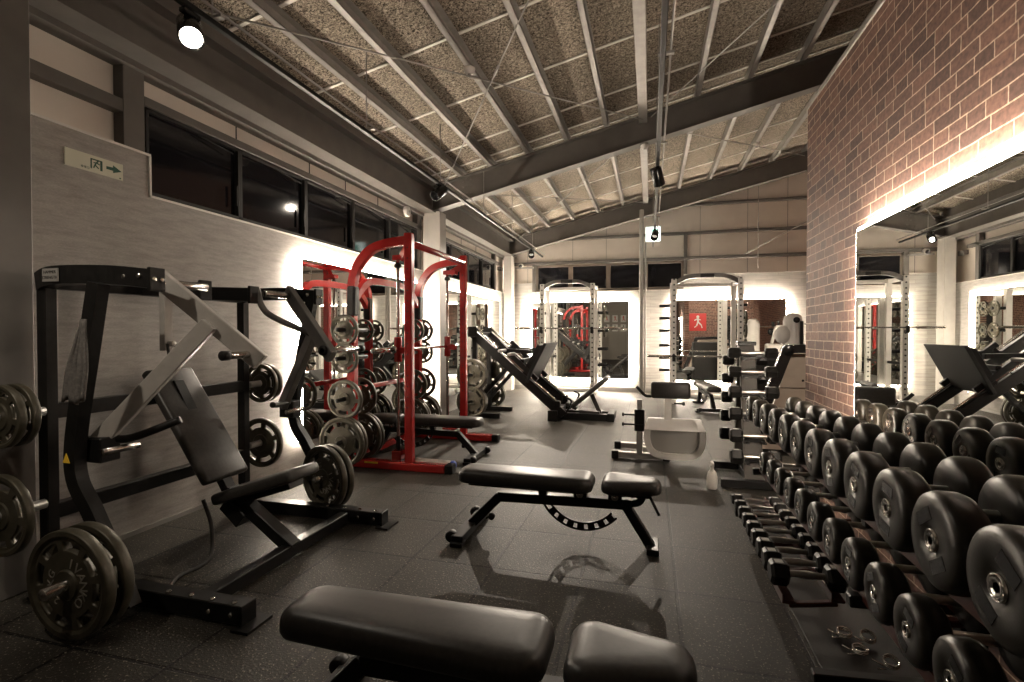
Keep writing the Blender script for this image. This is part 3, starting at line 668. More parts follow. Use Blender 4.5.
# ------------------------------------------------------------------ red smith machine
O = (-2.5, 5.07, 0)
t = thing('smith_machine', 'glossy red smith machine before the left wall mirror', 'exercise machine', O)
YS = (4.35, 5.79)
for k, y in enumerate(YS):
    s = -1 if k == 0 else 1
    m = M(O); m.bar((-2.95, y, .04), (-1.82, y, .04), .10, .075, .012, seg=2); bt = m.done('base_tube', 'red', t)
    m = M(O); m.bar((-1.82, y, .045), (-1.74, y, .045), .105, .085, .012, seg=2); m.done('end_cap', 'rubber', bt)
    m = M(O); m.bar((-2.19, y, .07), (-2.19, y, 2.24), .08, .075, .012, seg=2, up=(0, 1, 0)); m.done('front_post', 'red', t)
    m = M(O)
    for i in range(16): m.cyl((-2.19 + .0, y - .036, .6 + i * .1), (-2.19, y - .0385, .6 + i * .1), .007, 8)
    m.done('peg_holes', 'hole', t)
    m = M(O); m.sq(smooth_path([(-2.19, y, 2.17), (-2.42, y, 2.15), (-2.60, y, 2.09), (-2.73, y, 1.95), (-2.79, y, 1.78), (-2.80, y, 1.5), (-2.80, y, .8), (-2.82, y, .05)]), .08, .07, up=(0, 1, 0)); m.done('arched_rear_post', 'red', t)
    m = M(O); m.bar((-2.795, y, 1.46), (-2.79, y, 1.76), .095, .10, .02, up=(0, 1, 0)); m.done('foam_sleeve', 'black', t)
    yg = y - s * .10 if False else y + (.10 if k == 0 else -.10)
    m = M(O); m.cyl((-2.36, yg, .12), (-2.36, yg, 2.02), .016); m.done('guide_rod', 'chrome', t)
    m = M(O); m.box((-2.41, yg - .05, .07), (-2.31, yg + .05, .16), .006); m.box((-2.40, yg - .045, 2.0), (-2.24, yg + .045, 2.05), .006); m.bar((-2.34, yg, .12), (-2.19, y, .2), .04, .04); m.bar((-2.32, yg, 2.02), (-2.2, y, 2.12), .05, .07); m.done('rod_bracket', 'red', t)
    m = M(O); m.lathe([(.02, 0), (.035, .005), (.035, .03), (.02, .05)], (-2.36, yg, 1.93), (0, 0, 1), 16); m.lathe([(.018, 0), (.026, .01), (.026, .05), (.018, .14)], (-2.36, yg, .16), (0, 0, 1), 16); m.done('rubber_stop', 'rubber', t)
    m = M(O); m.cyl((-2.36, yg, 1.02), (-2.36, yg, 1.26), .038); m.box((-2.36, yg - .03, 1.10), (-2.25, yg + .03, 1.16), .004); m.done('carriage', 'red', t)
    for z in (1.33, 1.06, .67, .27):
        m = M(O); m.cyl((-2.80, y - .26, z), (-2.80, y + .26, z), .02); m.done('plate_peg', 'black', t)
for p, q in (((-2.19, 4.35, 2.15), (-2.19, 5.79, 2.15)),):
    m = M(O); m.cyl(p, q, .032, 20); m.done('top_crossbar', 'red', t)
m = M(O); m.sq(smooth_path([(-2.79, 4.36, 1.62), (-2.80, 4.55, 1.78), (-2.80, 4.75, 1.84), (-2.80, 5.39, 1.84), (-2.80, 5.59, 1.78), (-2.79, 5.78, 1.62)]), .06, .07); m.done('rear_brace', 'red', t)
m = M(O); m.bar((-2.84, 4.35, .06), (-2.84, 5.79, .06), .07, .07, .01); m.done('rear_crossbar', 'red', t)
m = M(O); m.bar((-2.80, 4.35, .75), (-2.80, 5.79, .75), .05, .05, .008); m.done('rear_crossbar', 'red', t)
m = M(O); m.cyl((-2.36, 4.05, 1.14), (-2.36, 6.10, 1.14), .014); bb = m.done('bar', 'chrome', t)
for a, b in ((3.98, 4.34), (5.80, 6.15)):
    m = M(O); m.cyl((-2.36, a, 1.14), (-2.36, b, 1.14), .025); m.cyl((-2.36, a if a > 5 else b, 1.14), (-2.36, (a if a > 5 else b) + .02, 1.14), .04); m.done('bar_sleeve', 'chrome', bb)
m = M(O); m.box((-2.64, 4.295, .055), (-2.50, 4.30, .070)); m.done('base_sticker', 'yellow', t)
pos = [('top', 1.33, SML), ('upper', 1.06, SML), ('lower', .67, MID), ('bottom', .27, BIGP)]
for pn, z, kd in pos:
    for nm, y, side in (('near', 4.35, -1), ('near', 4.35, 1), ('far', 5.79, -1), ('far', 5.79, 1)):
        ss = 'camera side' if side < 0 else 'back side'
        for q in range(2 if kd is BIGP else 1):
            yy = y + side * (.13 + .055 * q)
            if pn in ('top', 'upper') and side > 0 and nm == 'near' or pn == 'upper' and side < 0 and nm == 'far': continue
            plate(kd, (-2.80, yy, z + .0), random.random() * 6, 'iron plate on %s peg of the %s red post, %s%s' % (pn, nm, ss, (', outer' if q else ', inner') if kd is BIGP else ''), 'iron plates stored on the red smith machine')
m = M((-1.85, 4.5, 0)); m.cyl((-2.18, 4.44, .055), (-1.80, 4.42, .055), .045); o = m.done('foam_roller', 'white'); tag(o, 'white tube with a blue cap behind the red base', 'roller')
m = M((-1.85, 4.5, 0)); m.cyl((-1.80, 4.42, .055), (-1.76, 4.418, .055), .046); c_ = m.done('blue_cap', 'blue', o); c_.parent = o; c_.location = (0, 0, 0)

# ------------------------------------------------------------------ adjustable bench (three copies)
def make_bench():
    t = thing('adjustable_bench', 'x', 'bench')
    def pd(m, x0, x1, w0, w1, z, th):       # padded top, a little tapered
        prof = [(.020, 0), (.006, .006), (0, .018), (0, th - .040), (.004, th - .026), (.014, th - .012), (.030, th - .004), (.055, th), (.085, th + .002)]
        verts = []; N = 0
        for ins, h in prof:
            rc = max(.012, .075 - ins); ring = []
            cs = [(x0 + ins, -w0 / 2 + ins, 1, 1, 180), (x1 - ins, -w1 / 2 + ins, -1, 1, 270), (x1 - ins, w1 / 2 - ins, -1, -1, 0), (x0 + ins, w0 / 2 - ins, 1, -1, 90)]
            for cx, cy, sx, sy, a0 in cs:
                for q in range(7):
                    a = math.radians(a0 + 15 * q); ring.append((cx + sx * rc + rc * math.cos(a), cy + sy * rc + rc * math.sin(a), z - th + h))
            N = len(ring); verts += ring
        F = [tuple(range(N))[::-1], tuple(range((len(prof) - 1) * N, len(prof) * N))]
        for i in range(len(prof) - 1):
            for q in range(N): F.append((i * N + q, i * N + (q + 1) % N, (i + 1) * N + (q + 1) % N, (i + 1) * N + q))
        return m._add(verts, F, True)
    m = M(); pd(m, 0, .87, .24, .285, .425, .085); m.done('back_pad', 'vinyl', t)
    m = M(); pd(m, .92, 1.27, .285, .20, .425, .080); m.done('seat_pad', 'vinyl', t)
    m = M(); m.box((.08, -.09, .325), (.80, .09, .342), .003); m.box((.98, -.08, .328), (1.2, .08, .345), .003); m.done('pad_board', 'black', t)
    m = M(); m.bar((.26, 0, .245), (1.10, 0, .265), .06, .06); m.bar((.27, 0, .25), (.075, 0, .05), .06, .06); m.bar((1.06, 0, .26), (1.21, 0, .02), .06, .055); m.bar((.55, 0, .26), (.55, 0, .33), .05, .05); m.done('spine', 'black', t)
    m = M(); m.bar((.07, -.27, .04), (.07, .27, .04), .075, .05); m.box((.03, -.29, 0), (.11, -.22, .03), .004); m.box((.03, .22, 0), (.11, .29, .03), .004); m.done('rear_foot', 'black', t)
    m = M(); m.cyl((.02, -.25, .045), (.02, -.20, .045), .035); m.done('wheel', 'rubber', t); m = M(); m.cyl((.02, .20, .045), (.02, .25, .045), .035); m.done('wheel', 'rubber', t)
    m = M(); m.bar((1.22, -.10, .02), (1.22, .10, .02), .07, .035); m.done('front_foot', 'black', t)
    arc = [(.80 + .26 * math.cos(a), 0, .36 + .26 * math.sin(a)) for a in [math.radians(210 + 7.2 * i) for i in range(16)]]
    m = M(); m.sq(arc, .012, .05, up=(0, 1, 0)) if False else m.sweep(arc, [(-.006, -.024), (.006, -.024), (.006, .024), (-.006, .024)], False, up=(0, 0, 1)); m.bm.free(); m = M()
    for rr_ in (.240, .280): m.sweep([(.80 + rr_ * math.cos(math.radians(210 + 3.6 * i)), 0, .36 + rr_ * math.sin(math.radians(210 + 3.6 * i))) for i in range(31)], [(-.006, -.006), (.006, -.006), (.006, .006), (-.006, .006)], False)
    e0 = 210.0
    for k_ in range(8):
        a0_ = 210 + 14.4 * k_ - 4.6; a1_ = 210 + 14.4 * k_ + 4.6
        m.sweep([(.80 + .26 * math.cos(math.radians(a_)), 0, .36 + .26 * math.sin(math.radians(a_))) for a_ in (max(a0_, 210), 210 + 14.4 * k_, min(a1_, 318))], [(-.0055, -.018), (.0055, -.018), (.0055, .018), (-.0055, .018)], False)
    am = m.done('adjuster_arc', 'black', t)
    m = M()
    for i in ():
        a = math.radians(210 + 7.2 * i); c = V((.80 + .26 * math.cos(a), 0, .36 + .26 * math.sin(a))); dr = V((math.cos(a), 0, math.sin(a)))
        m.bar(c - dr * .014 + V((0, -.008, 0)), c + dr * .014 + V((0, -.008, 0)), .008, .004, 0); m.bar(c - dr * .014 + V((0, .008, 0)), c + dr * .014 + V((0, .008, 0)), .008, .004, 0)
    m.bm.free()
    for x in (.79, 1.0):
        m = M(); m.box((x - .04, -.05, .29), (x + .04, .05, .345), .006); h = m.done('hinge_block', 'black', t)
        m = M(); m.cyl((x, -.062, .315), (x, .062, .315), .024, 8); m.cyl((x, -.07, .315), (x, .07, .315), .010, 8); m.done('hinge_bolt', 'chrome', h)
    m = M(); m.sq(smooth_path([(1.08, 0, .27), (1.14, 0, .285), (1.165, 0, .33), (1.165, 0, .35)]), .04, .05, up=(0, 1, 0)); m.done('seat_post', 'black', t)
    m = M(); m.tube([(1.20, -.06, .345), (1.255, -.075, .235)], .009, 8); m.done('lever', 'black', t)
    m = M(); m.cyl((.22, -.05, .12), (.22, -.02, .12), .022); m.done('knob', 'rubber', t)
    return t
bench = make_bench()
bench.location = (-1.20, 3.13, 0); near_label(bench, 'black flat bench standing alone in the middle of the floor'); bench['group'] = 'black adjustable benches'
b2 = copy_tree(bench); b2.location = (-1.145, 1.43, 0); near_label(b2, 'black bench in the foreground cut by the bottom edge')
b3 = copy_tree(bench); b3.location = (-1.66, 4.93, 0); b3.rotation_euler = (0, 0, PI); near_label(b3, 'black bench inside the red smith machine')
b4 = copy_tree(bench); b4.location = (1.02, 8.75, 0); b4.rotation_euler = (0, 0, PI / 2 + .12); near_label(b4, 'black bench end-on inside the right white rack')

# ------------------------------------------------------------------ leg press
YC = 7.72; O = (-1.9, YC, 0)
t = thing('leg_press', 'black 45 degree leg press in front of the left wall', 'exercise machine', O)
for s in (-1, 1):
    y = YC + s * .36
    m = M(O); m.bar((-2.64, y, 1.30), (-1.22, y, .09), .07, .13); m.done('side_rail', 'black', t)
    m = M(O); m.cyl((-2.58, y, 1.385), (-1.30, y, .265), .018); m.done('guide_rod', 'chrome', t)
    m = M(O); m.box((-2.70, y - .05, 1.24), (-2.56, y + .05, 1.40), .01); m.done('rail_stop', 'black', t)
    m = M(O); m.box((-1.36, y - .05, .2), (-1.27, y + .05, .30), .01); m.done('rail_stop', 'black', t)
    m = M(O); m.bar((-2.05, y, .80), (-2.75, y, .04), .06, .06); m.bar((-2.85, y, .04), (-2.2, y, .04), .07, .07); m.bar((-2.60, y, .04), (-2.60, y, 1.28), .07, .07); m.done('rear_strut', 'black', t)
    m = M(O); m.cyl((-2.10, y + s * .05, 1.04), (-2.10, y + s * .36, 1.04), .024); m.cyl((-1.96, y + s * .05, .99), (-1.96, y + s * .36, .99), .024); m.done('weight_peg', 'grey_metal', t)
    m = M(O); m.bar((-2.22, y, 1.16), (-1.62, y, .60), .05, .07); m.bar((-2.28, y, 1.04), (-1.70, y, 1.02), .06, .06); m.bar((-2.18, y, 1.10), (-2.28, y, .95), .06, .05); m.done('carriage_frame', 'black', t)
    for z in (.67, .27): m = M(O); m.cyl((-2.60, y + s * .03, z), (-2.60, y + s * .42, z), .02); m.done('storage_horn', 'black', t)
    m = M(O); m.tube(smooth_path([(-1.20, y, .10), (-1.10, y + s * .05, .30), (-1.18, y + s * .06, .36)]), .014, 8); m.done('hand_grip', 'black', t)
m = M(O); m.bar((-1.71, YC - .47, .90), (-1.71, YC + .47, .90), .05, .62, .008, up=(.42, 0, 1)) if False else m.hexa([(-1.79, YC - .47, .58), (-1.75, YC - .47, .56), (-1.75, YC + .47, .56), (-1.79, YC + .47, .58), (-1.50, YC - .47, 1.15), (-1.45, YC - .47, 1.15), (-1.45, YC + .47, 1.15), (-1.50, YC + .47, 1.15)], .006); m.done('foot_plate', 'foot_grey', t)
m = M(O); m.bar((-2.6, YC - .36, 1.28), (-2.6, YC + .36, 1.28), .07, .07); m.done('cross_member', 'black', t)
for cx, cz in ((-2.78, .04), (-2.0, .80), (-1.85, .88)): m = M(O); m.bar((cx, YC - .37, cz), (cx, YC + .37, cz), .06, .06); m.done('cross_member', 'black', t)
m = M(O); m.hexa([(-1.90, YC - .38, .60), (-1.80, YC - .38, .58), (-1.80, YC + .38, .58), (-1.90, YC + .38, .60), (-1.62, YC - .38, 1.12), (-1.51, YC - .38, 1.12), (-1.51, YC + .38, 1.12), (-1.62, YC + .38, 1.12)], .008); m.done('plate_backing', 'black', t)
m = M(O); m.box((-1.45, YC - .42, 0), (-1.30, YC + .42, .16), .008); m.box((-1.45, YC - .20, .0), (-.50, YC - .10, .10), .006); m.box((-1.45, YC + .10, .0), (-.50, YC + .20, .10), .006); m.box((-.60, YC - .24, 0), (-.50, YC + .24, .12), .008); m.done('base_frame', 'black', t)
m = M(O); pad(m, (-1.12, YC, .20), (-.60, YC, .64), .46, .07); m.bar((-1.02, YC, .12), (-.72, YC, .10), .3, .05); m.bar((-.85, YC, .37), (-.72, YC, .08), .06, .06); m.done('backrest', 'vinyl', t)
m = M(O); pad(m, (-1.22, YC, .24), (-1.05, YC, .17), .40, .06); m.done('seat', 'vinyl', t)
for y, nm in ((YC - .36, 'near'), (YC + .36, 'far')):
    s = -1 if nm == 'near' else 1
    for z, pn in ((.67, 'upper'), (.27, 'lower')):
        for q in range(2):
            plate(BIGP, (-2.60, y + s * (.10 + .06 * q), z if z > .5 else .262), random.random() * 6, 'big iron plate on %s horn of the leg press, %s side, %s' % (pn, nm, 'outer' if q else 'inner'), 'big plates stored on the leg press')

# ------------------------------------------------------------------ white power racks at the back
def olympic_bar(label, x0, x1, y, z, group='barbells on the white racks'):
    c = ((x0 + x1) / 2, y, z); t = thing('barbell', label, 'barbell', c, 0, group)
    m = M(c); m.cyl((x0 + .38, y, z), (x1 - .38, y, z), .014); m.done('shaft', 'chrome', t)
    for a, b, e in ((x0, x0 + .40, x0 + .40), (x1 - .40, x1, x1 - .42)):
        m = M(c); m.cyl((a, y, z), (b, y, z), .025); m.cyl((e - .0, y, z), (e + .02, y, z), .036); m.done('sleeve', 'chrome', t)
def rack(label, x0, x1, y0, y1, h, ma, pegs, barz, grey=False):
    O = ((x0 + x1) / 2, (y0 + y1) / 2, 0); t = thing('power_rack', label, 'power rack', O, 0, 'white power racks')
    for x in (x0, x1):
        for y in (y0, y1):
            loc = V((x, y, 0)) - V(O); m = M(); m.box((-.045, -.045, 0), (.045, .045, h), .004); o = m.done('upright', 'punched' if y == y0 else 'white', t); o.location = loc
        m = M(O); m.bar((x, y0 - .25, .04), (x, y1 + .05, .04), .07, .07); m.done('base_rail', ma, t)
        m = M(O); m.bar((x, y0, h - .05), (x, y1, h - .05), .06, .07); m.done('top_rail', ma, t)
        m = M(O); m.box((x - .03, y0 - .12, barz - .09), (x + .03, y0 - .045, barz - .03), .004); m.box((x - .03, y0 - .14, barz - .09), (x + .03, y0 - .12, barz + .04), .004); m.done('bar_hook', 'black', t)
        m = M(O); m.bar((x, y0, .75), (x, y1, .75), .05, .05); m.done('safety_bar', 'black', t)
        for z in pegs:
            m = M(O); e = -1 if x == x0 else 1
            m.cyl((x + e * .04, y1, z), (x + e * .25, y1, z), .030); m.done('plate_peg', 'black', t)
    for y in (y0,):
        m = M(O); m.sq(smooth_path([(x0, y, h - .10), (x0 + .10, y - .02, h - .03), (x0 + .28, y - .05, h + .035), ((x0 + x1) / 2, y - .06, h + .045), (x1 - .28, y - .05, h + .035), (x1 - .10, y - .02, h - .03), (x1, y, h - .10)]), .05, .075); o = m.done('pull_up_arch', 'arm_dark', t)
        m = M(O); m.box(((x0 + x1) / 2 - .12, y - .10, h + .005), ((x0 + x1) / 2 + .12, y - .088, h + .075), .003); m.done('badge_plate', 'frame_dark', o)
    m = M(O); m.bar((x0, y1, h - .05), (x1, y1, h - .05), .06, .07); m.done('rear_crossbar', ma, t)
    m = M(O); m.bar((x0, y1, .04), (x1, y1, .04), .07, .07); m.done('rear_crossbar', ma, t)
    return t
rack('white power rack at the back left with a barbell racked high', -2.21, -1.15, 10.55, 11.2, 2.33, 'white', (.6, .95, 1.35, 1.75), 1.39)
rack('white power rack at the back right with a barbell racked low', .43, 1.58, 9.95, 10.75, 2.31, 'white', (.55, .8, 1.05, 1.35, 1.6, 1.85), .86)
olympic_bar('barbell racked across the left white rack', -2.78, -.52, 10.46, 1.40)
olympic_bar('barbell racked low across the right white rack', -.05, 2.05, 9.86, .87)
for xx, nm in ((-.98, 'left'),):
    for z in (.6, .95, 1.35, 1.75):
        plate(SML if z > 1 else MID, (-2.42, 11.2, z), 0, 'plate stored on left side of the left white rack, %s' % {.6: 'lowest', .95: 'second from bottom', 1.35: 'third from bottom', 1.75: 'topmost'}[z], 'plates on the left white rack').rotation_euler = (0, 0, PI / 2)
        if z > 1: plate(SML, (-.96, 11.2, z), 0, 'plate stored on right side of the left white rack, %s' % {1.35: 'lower', 1.75: 'upper'}[z], 'plates on the left white rack').rotation_euler = (0, 0, PI / 2)
for z, q in ((.55, 'bottom'), (.8, 'second'), (1.05, 'third'), (1.35, 'fourth'), (1.6, 'fifth')):
    plate(SML, (1.80, 10.75, z), 0, 'black plate on the %s right peg of the right white rack' % q, 'plates on the right white rack').rotation_euler = (0, 0, PI / 2)

# ------------------------------------------------------------------ preacher curl bench
O = (.05, 5.5, 0)
t = thing('preacher_curl_bench', 'white preacher curl bench with a black arm pad', 'bench', O)
for y, x1 in ((5.34, .16), (5.80, .05)):
    m = M(O); m.bar((-.36, y, .045), (x1, y, .045), .07, .06); f = m.done('base_bar', 'grey_metal', t)
    for xx in (-.38, x1 - .03): m = M(O); m.box((xx, y - .042, .005), (xx + .07, y + .042, .085), .006); m.done('end_cap', 'rubber', f)
m = M(O); m.bar((-.10, 5.34, .05), (-.10, 5.80, .05), .06, .06); m.bar((-.10, 5.34, .06), (-.10, 5.34, .36), .075, .06); m.done('front_post', 'grey_metal', t)
m = M(O); m.box((-.15, 5.29, .30), (-.05, 5.39, .52), .006); m.box((-.14, 5.285, .34), (-.06, 5.28, .37)); m.done('adjuster_sleeve', 'black', t)
m = M(O); m.box((-.125, 5.315, .52), (-.075, 5.365, .62), .004); m.done('inner_post', 'grey_metal', t)
for z in (.36, .46): m = M(O); m.cyl((-.26, 5.34, z), (-.14, 5.34, z), .010, 10); m.cyl((-.275, 5.34, z), (-.255, 5.34, z), .020, 12); m.done('pull_pin', 'black', t)
m = M(O); m.sq(smooth_path([(-.02, 5.26, .34), (-.02, 5.26, .22), (.02, 5.26, .12), (.12, 5.26, .075), (.36, 5.26, .075), (.46, 5.26, .12), (.50, 5.26, .22), (.50, 5.26, .34)]), .06, .05, up=(0, 1, 0)); m.done('u_frame', 'white', t)
m = M(O); m.hexa([(-.05, 5.22, .33), (.53, 5.22, .33), (.53, 5.30, .33), (-.05, 5.30, .33), (-.02, 5.40, .43), (.50, 5.40, .43), (.50, 5.46, .42), (-.02, 5.46, .42)], .008); m.done('seat_board', 'white', t)
m = M(O); m.box((.0, 5.30, .10), (.48, 5.315, .34), .004); m.done('rear_panel', 'grey_metal', t)
m = M(O); m.bar((.18, 5.42, .10), (.18, 5.42, .68), .11, .07); m.bar((.18, 5.42, .06), (-.1, 5.6, .06), .06, .06); m.done('pad_post', 'white', t)
m = M(O); m.cyl((.24, 5.42, .58), (.33, 5.42, .58), .010, 10); m.cyl((.32, 5.42, .58), (.345, 5.42, .58), .022, 12); m.done('lock_knob', 'black', t)
m = M(O); pad(m, (.01, 5.36, .72), (.395, 5.36, .72), .09, .17, .03); m.done('arm_pad', 'vinyl', t)
m = M(O); m.tube(smooth_path([(.06, 5.40, .66), (-.03, 5.40, .65), (-.09, 5.38, .70), (-.13, 5.36, .75)]), .016, 10); m.done('side_handle', 'rubber', t)

# ------------------------------------------------------------------ dumbbell tower
def hexhead(m, c, L, r, ax=(1, 0, 0)):
    c = V(c); a = V(ax)
    return m.lathe([(0, 0), (r * .78, 0), (r, L * .16), (r, L * .84), (r * .78, L), (0, L)], c, a, 6, False)
def make_hex(L, hl, r, ma='rubber'):
    t = thing('hex_dumbbell', 'x', 'dumbbell')
    for s in (-1, 1):
        m = M(); hexhead(m, (s * (L / 2 - hl) if s > 0 else -L / 2, 0, 0), hl, r); m.done('head', ma, t)
    m = M(); hh = L / 2 - hl
    m.lathe([(.011, -hh), (.013, -hh * .6), (.016, 0), (.013, hh * .6), (.011, hh)], (0, 0, 0), (1, 0, 0), 16); m.done('handle', 'knurl', t)
    for s in (-1, 1): m = M(); x = s * (L / 2 - hl * .5); m.box((x - hl * .22, -r * .30, r * .84), (x + hl * .22, r * .30, r * .875)); m.done('size_label', 'label_silver', t)
    return t
O = (.84, 4.85, 0)
t = thing('dumbbell_tower', 'upright dumbbell tower with a grey face beyond the long rack', 'dumbbell rack', O)
m = M(O); m.hexa([(.775, 4.60, .06), (.93, 4.60, .06), (.93, 4.66, .06), (.775, 4.66, .06), (.755, 4.80, 1.20), (.875, 4.80, 1.20), (.875, 4.85, 1.20), (.755, 4.85, 1.20)], .005); m.done('front_face', 'tower_grey', t)
m = M(O); m.hexa([(.775, 5.15, .06), (.93, 5.15, .06), (.93, 5.21, .06), (.775, 5.21, .06), (.755, 4.87, 1.20), (.875, 4.87, 1.20), (.875, 4.92, 1.20), (.755, 4.92, 1.20)], .005); m.done('rear_face', 'tower_grey', t)
m = M(O); m.box((.74, 4.78, 1.19), (.89, 4.94, 1.225), .006); m.done('top_cap', 'black', t)
for y in (4.58, 5.2): m = M(O); m.bar((.58, y, .04), (1.08, y, .04), .075, .065); m.done('foot_bar', 'black', t)
m = M(O); m.bar((.85, 4.58, .04), (.85, 5.2, .04), .08, .06); m.done('base_rail', 'black', t)
hexes = []
TZ = [1.13, .97, .80, .62, .44, .27]
hp = make_hex(.345, .088, .05); hp['group'] = 'hex dumbbells on the upright tower'
for k, z in enumerate(TZ):
    f = (z - .06) / 1.14; y = 4.60 + .20 * f - .075
    for q, hz in enumerate((0,)):
        m = M(O); m.box((.77, y + .02, z - .055), (.93, y + .07, z - .035), .003); m.box((.77, y - .05, z - .06), (.80, y + .05, z - .045)); m.box((.90, y - .05, z - .06), (.93, y + .05, z - .045)); m.done('cradle', 'black', t)
    o = hp if k == 0 else copy_tree(hp); o.location = (.845, y, z); s = 1.0 + .06 * k; o.scale = (1.12, s, s); near_label(o, 'black hex dumbbell on front of tower, %s level from the top' % ORD[k])
for k, z in enumerate((1.05, .88, .70, .52, .34)):
    f = (z - .06) / 1.14; y = 5.21 - .29 * f + .075
    o = copy_tree(hp); o.location = (.84, y, z); s = 1.0 + .06 * k; o.scale = (1.1, s, s); near_label(o, 'black hex dumbbell on rear of tower, %s level from the top' % ORD[k])
    m = M(O); m.box((.77, y - .05, z - .06), (.93, y + .04, z - .045), .003); m.done('cradle', 'black', t)

# ------------------------------------------------------------------ long dumbbell rack
O = (.8, 2.2, 0)
t = thing('long_dumbbell_rack', 'long three-tier dumbbell rack against the brick wall', 'dumbbell rack', O)
def shelf(x0, x1, z, tilt, y0, y1, nm):
    m = M(O)
    for xx, zz in ((x0, z), (x1, z + tilt)):
        m.bar((xx, y0, zz), (xx, y1, zz), .05, .014); m.bar((xx - .024, y0, zz + .012), (xx - .024, y1, zz + .012), .006, .038, .001)
    for yy in [y0 + .02 + i * (y1 - y0 - .04) / 4 for i in range(5)]: m.bar((x0, yy, z - .015), (x1, yy, z + tilt - .015), .03, .02)
    return m.done(nm, 'shelf', t)
shelf(.68, .90, .715, .03, .1, 3.40, 'top_shelf'); shelf(.68, .90, .455, .02, .1, 3.40, 'middle_shelf'); shelf(.56, .74, .185, .03, 2.30, 3.55, 'bottom_shelf')
for y in (.3, 1.85, 3.42):
    m = M(O); m.bar((.96, y, 0), (.94, y, .78), .05, .07); m.bar((.60, y, .035), (1.02, y, .035), .06, .045); m.bar((.66, y, .70), (.95, y, .73), .04, .04); m.bar((.62, y, .44), (.95, y, .46), .04, .04); m.bar((.52, y, .17), (.95, y, .2), .04, .04); m.done('end_frame', 'black', t)
def make_round(text=None):
    """unit dumbbell, head radius .11, length .32, along X"""
    t = thing('round_dumbbell', 'x', 'dumbbell'); R = .11; hl = .10; L = .32
    for s in (-1, 1):
        m = M(); x = s * (L / 2)
        m.lathe([(0, .004), (.030, .004), (.034, 0), (.074, 0), (.094, .002), (.105, .009), (R, .022), (R, .054), (.104, .068), (.090, .078), (.03, .080), (0, .080)], (x, 0, 0), (-s, 0, 0), 40); h = m.done('head', 'urethane', t)
        m = M(); m.lathe([(.010, -.001), (.016, -.003), (.020, -.003), (.021, .004), (.0, .004)], (x, 0, 0), (-s, 0, 0), 6, False); m.lathe([(.021, .004), (.0225, -.002), (.0245, -.002), (.0255, .004)], (x, 0, 0), (-s, 0, 0), 24); m.done('hub_ring', 'chrome', h)
        for sg in (-1, 1):
            m = M(); m.box((x - s * .001, -.03, sg * .054 - .015), (x + s * .0012, .03, sg * .054 + .015)); m.done('weight_marking', 'black_gloss', h)
    m = M(); m.cyl((-.081, 0, 0), (.081, 0, 0), .0165, 20); m.done('handle', 'knurl', t)
    return t
rp = make_round(); rp['group'] = 'round dumbbells on the long rack'
first = True
def put_round(x, y, z, R, L, label, rx):
    global first
    o = rp if first else copy_tree(rp); first = False
    o.location = (x, y, z); o.scale = (L / .32, R / .11, R / .11); o.rotation_euler = (rx, 0, 0); near_label(o, label)
N1 = 14
for k in range(N1):          # top tier, from the near end (big) to the far end (small)
    y = .66 + k * .2255; f = k / (N1 - 1); R = .118 - .036 * f; z = .725 + R
    put_round(.775, y, z, R, .335 - .02 * f, 'round black dumbbell on top tier of long rack, %s from the far end' % (ORD[N1 - 1 - k] if N1 - 1 - k < 13 else 'fourteenth'), random.uniform(-.9, .9))
N2 = 14
for k in range(N2):
    y = .70 + k * .197; f = k / (N2 - 1); R = .095 - .028 * f; z = .463 + R
    put_round(.775, y, z, R, .30 - .02 * f, 'round black dumbbell on middle tier of long rack, %s from the far end' % (ORD[N2 - 1 - k] if N2 - 1 - k < 13 else 'fourteenth'), random.uniform(-.9, .9))
hx = copy_tree(hp); hx['group'] = 'small hex dumbbells on the bottom tier'; first_h = True
for k in range(9):
    o = hx if k == 0 else copy_tree(hx); y = 3.46 - k * .132; s = .70 + .05 * k; o.location = (.65, y, .21 + .05 * s); o.scale = (.84, s, s); near_label(o, 'small chrome-handled hex dumbbell on the bottom tier, %s from far end' % ORD[k])

m = M((.89, 1.5, 0)); m.box((.645, -.5, 0), (1.13, 3.9, .008), .002); tag(m.done('floor_mat', 'mat_black'), 'dark rubber mat strip under the long dumbbell rack', 'mat')
# spring collars on the floor
def ring(m, c, r, tilt):
    c = V(c); pts = []
    for i in range(60):
        a = i * 2 * PI / 20; pts.append(c + V((r * math.cos(a), r * math.sin(a) * math.cos(tilt), r * math.sin(a) * math.sin(tilt) + .006 * i / 20)))
    m.tube(pts, .003, 6)
for i, (x, y, a) in enumerate(((.80, 2.42, .2), (.88, 2.40, .5), (.82, 2.31, .1), (.90, 2.24, .4))):
    m = M((x, y, 0)); ring(m, (x, y, .018 + .024 * math.sin(a)), .026, a)
    for sg in (-1, 1): m.tube([(x - .02, y + sg * .01, .012), (x - .055, y + sg * .03, .02)], .003, 6)
    o = m.done('spring_collar', 'chrome'); md = tag(o, 'chrome spring collar on floor by dumbbell rack, %s' % ('farthest left', 'farthest right', 'middle of the cluster', 'nearest the camera')[i], 'barbell collar', 'chrome spring collars on the floor')

# spray bottle
p = (.505, 4.5, 0); t = thing('spray_bottle', 'white spray bottle standing on the floor by the rack', 'spray bottle', p)
m = M(p); m.lathe([(0, .002), (.036, .002), (.042, .01), (.042, .10), (.034, .135), (.016, .16), (.014, .18), (0, .18)], p, (0, 0, 1), 24); m.done('bottle_body', 'bottle', t)
m = M(p); m.cyl((p[0], p[1], .18), (p[0], p[1], .20), .017); m.box((p[0] - .012, p[1] - .05, .198), (p[0] + .012, p[1] + .03, .228), .006); m.bar((p[0], p[1] - .03, .20), (p[0], p[1] - .045, .155), .012, .008); m.done('trigger_head', 'white', t)

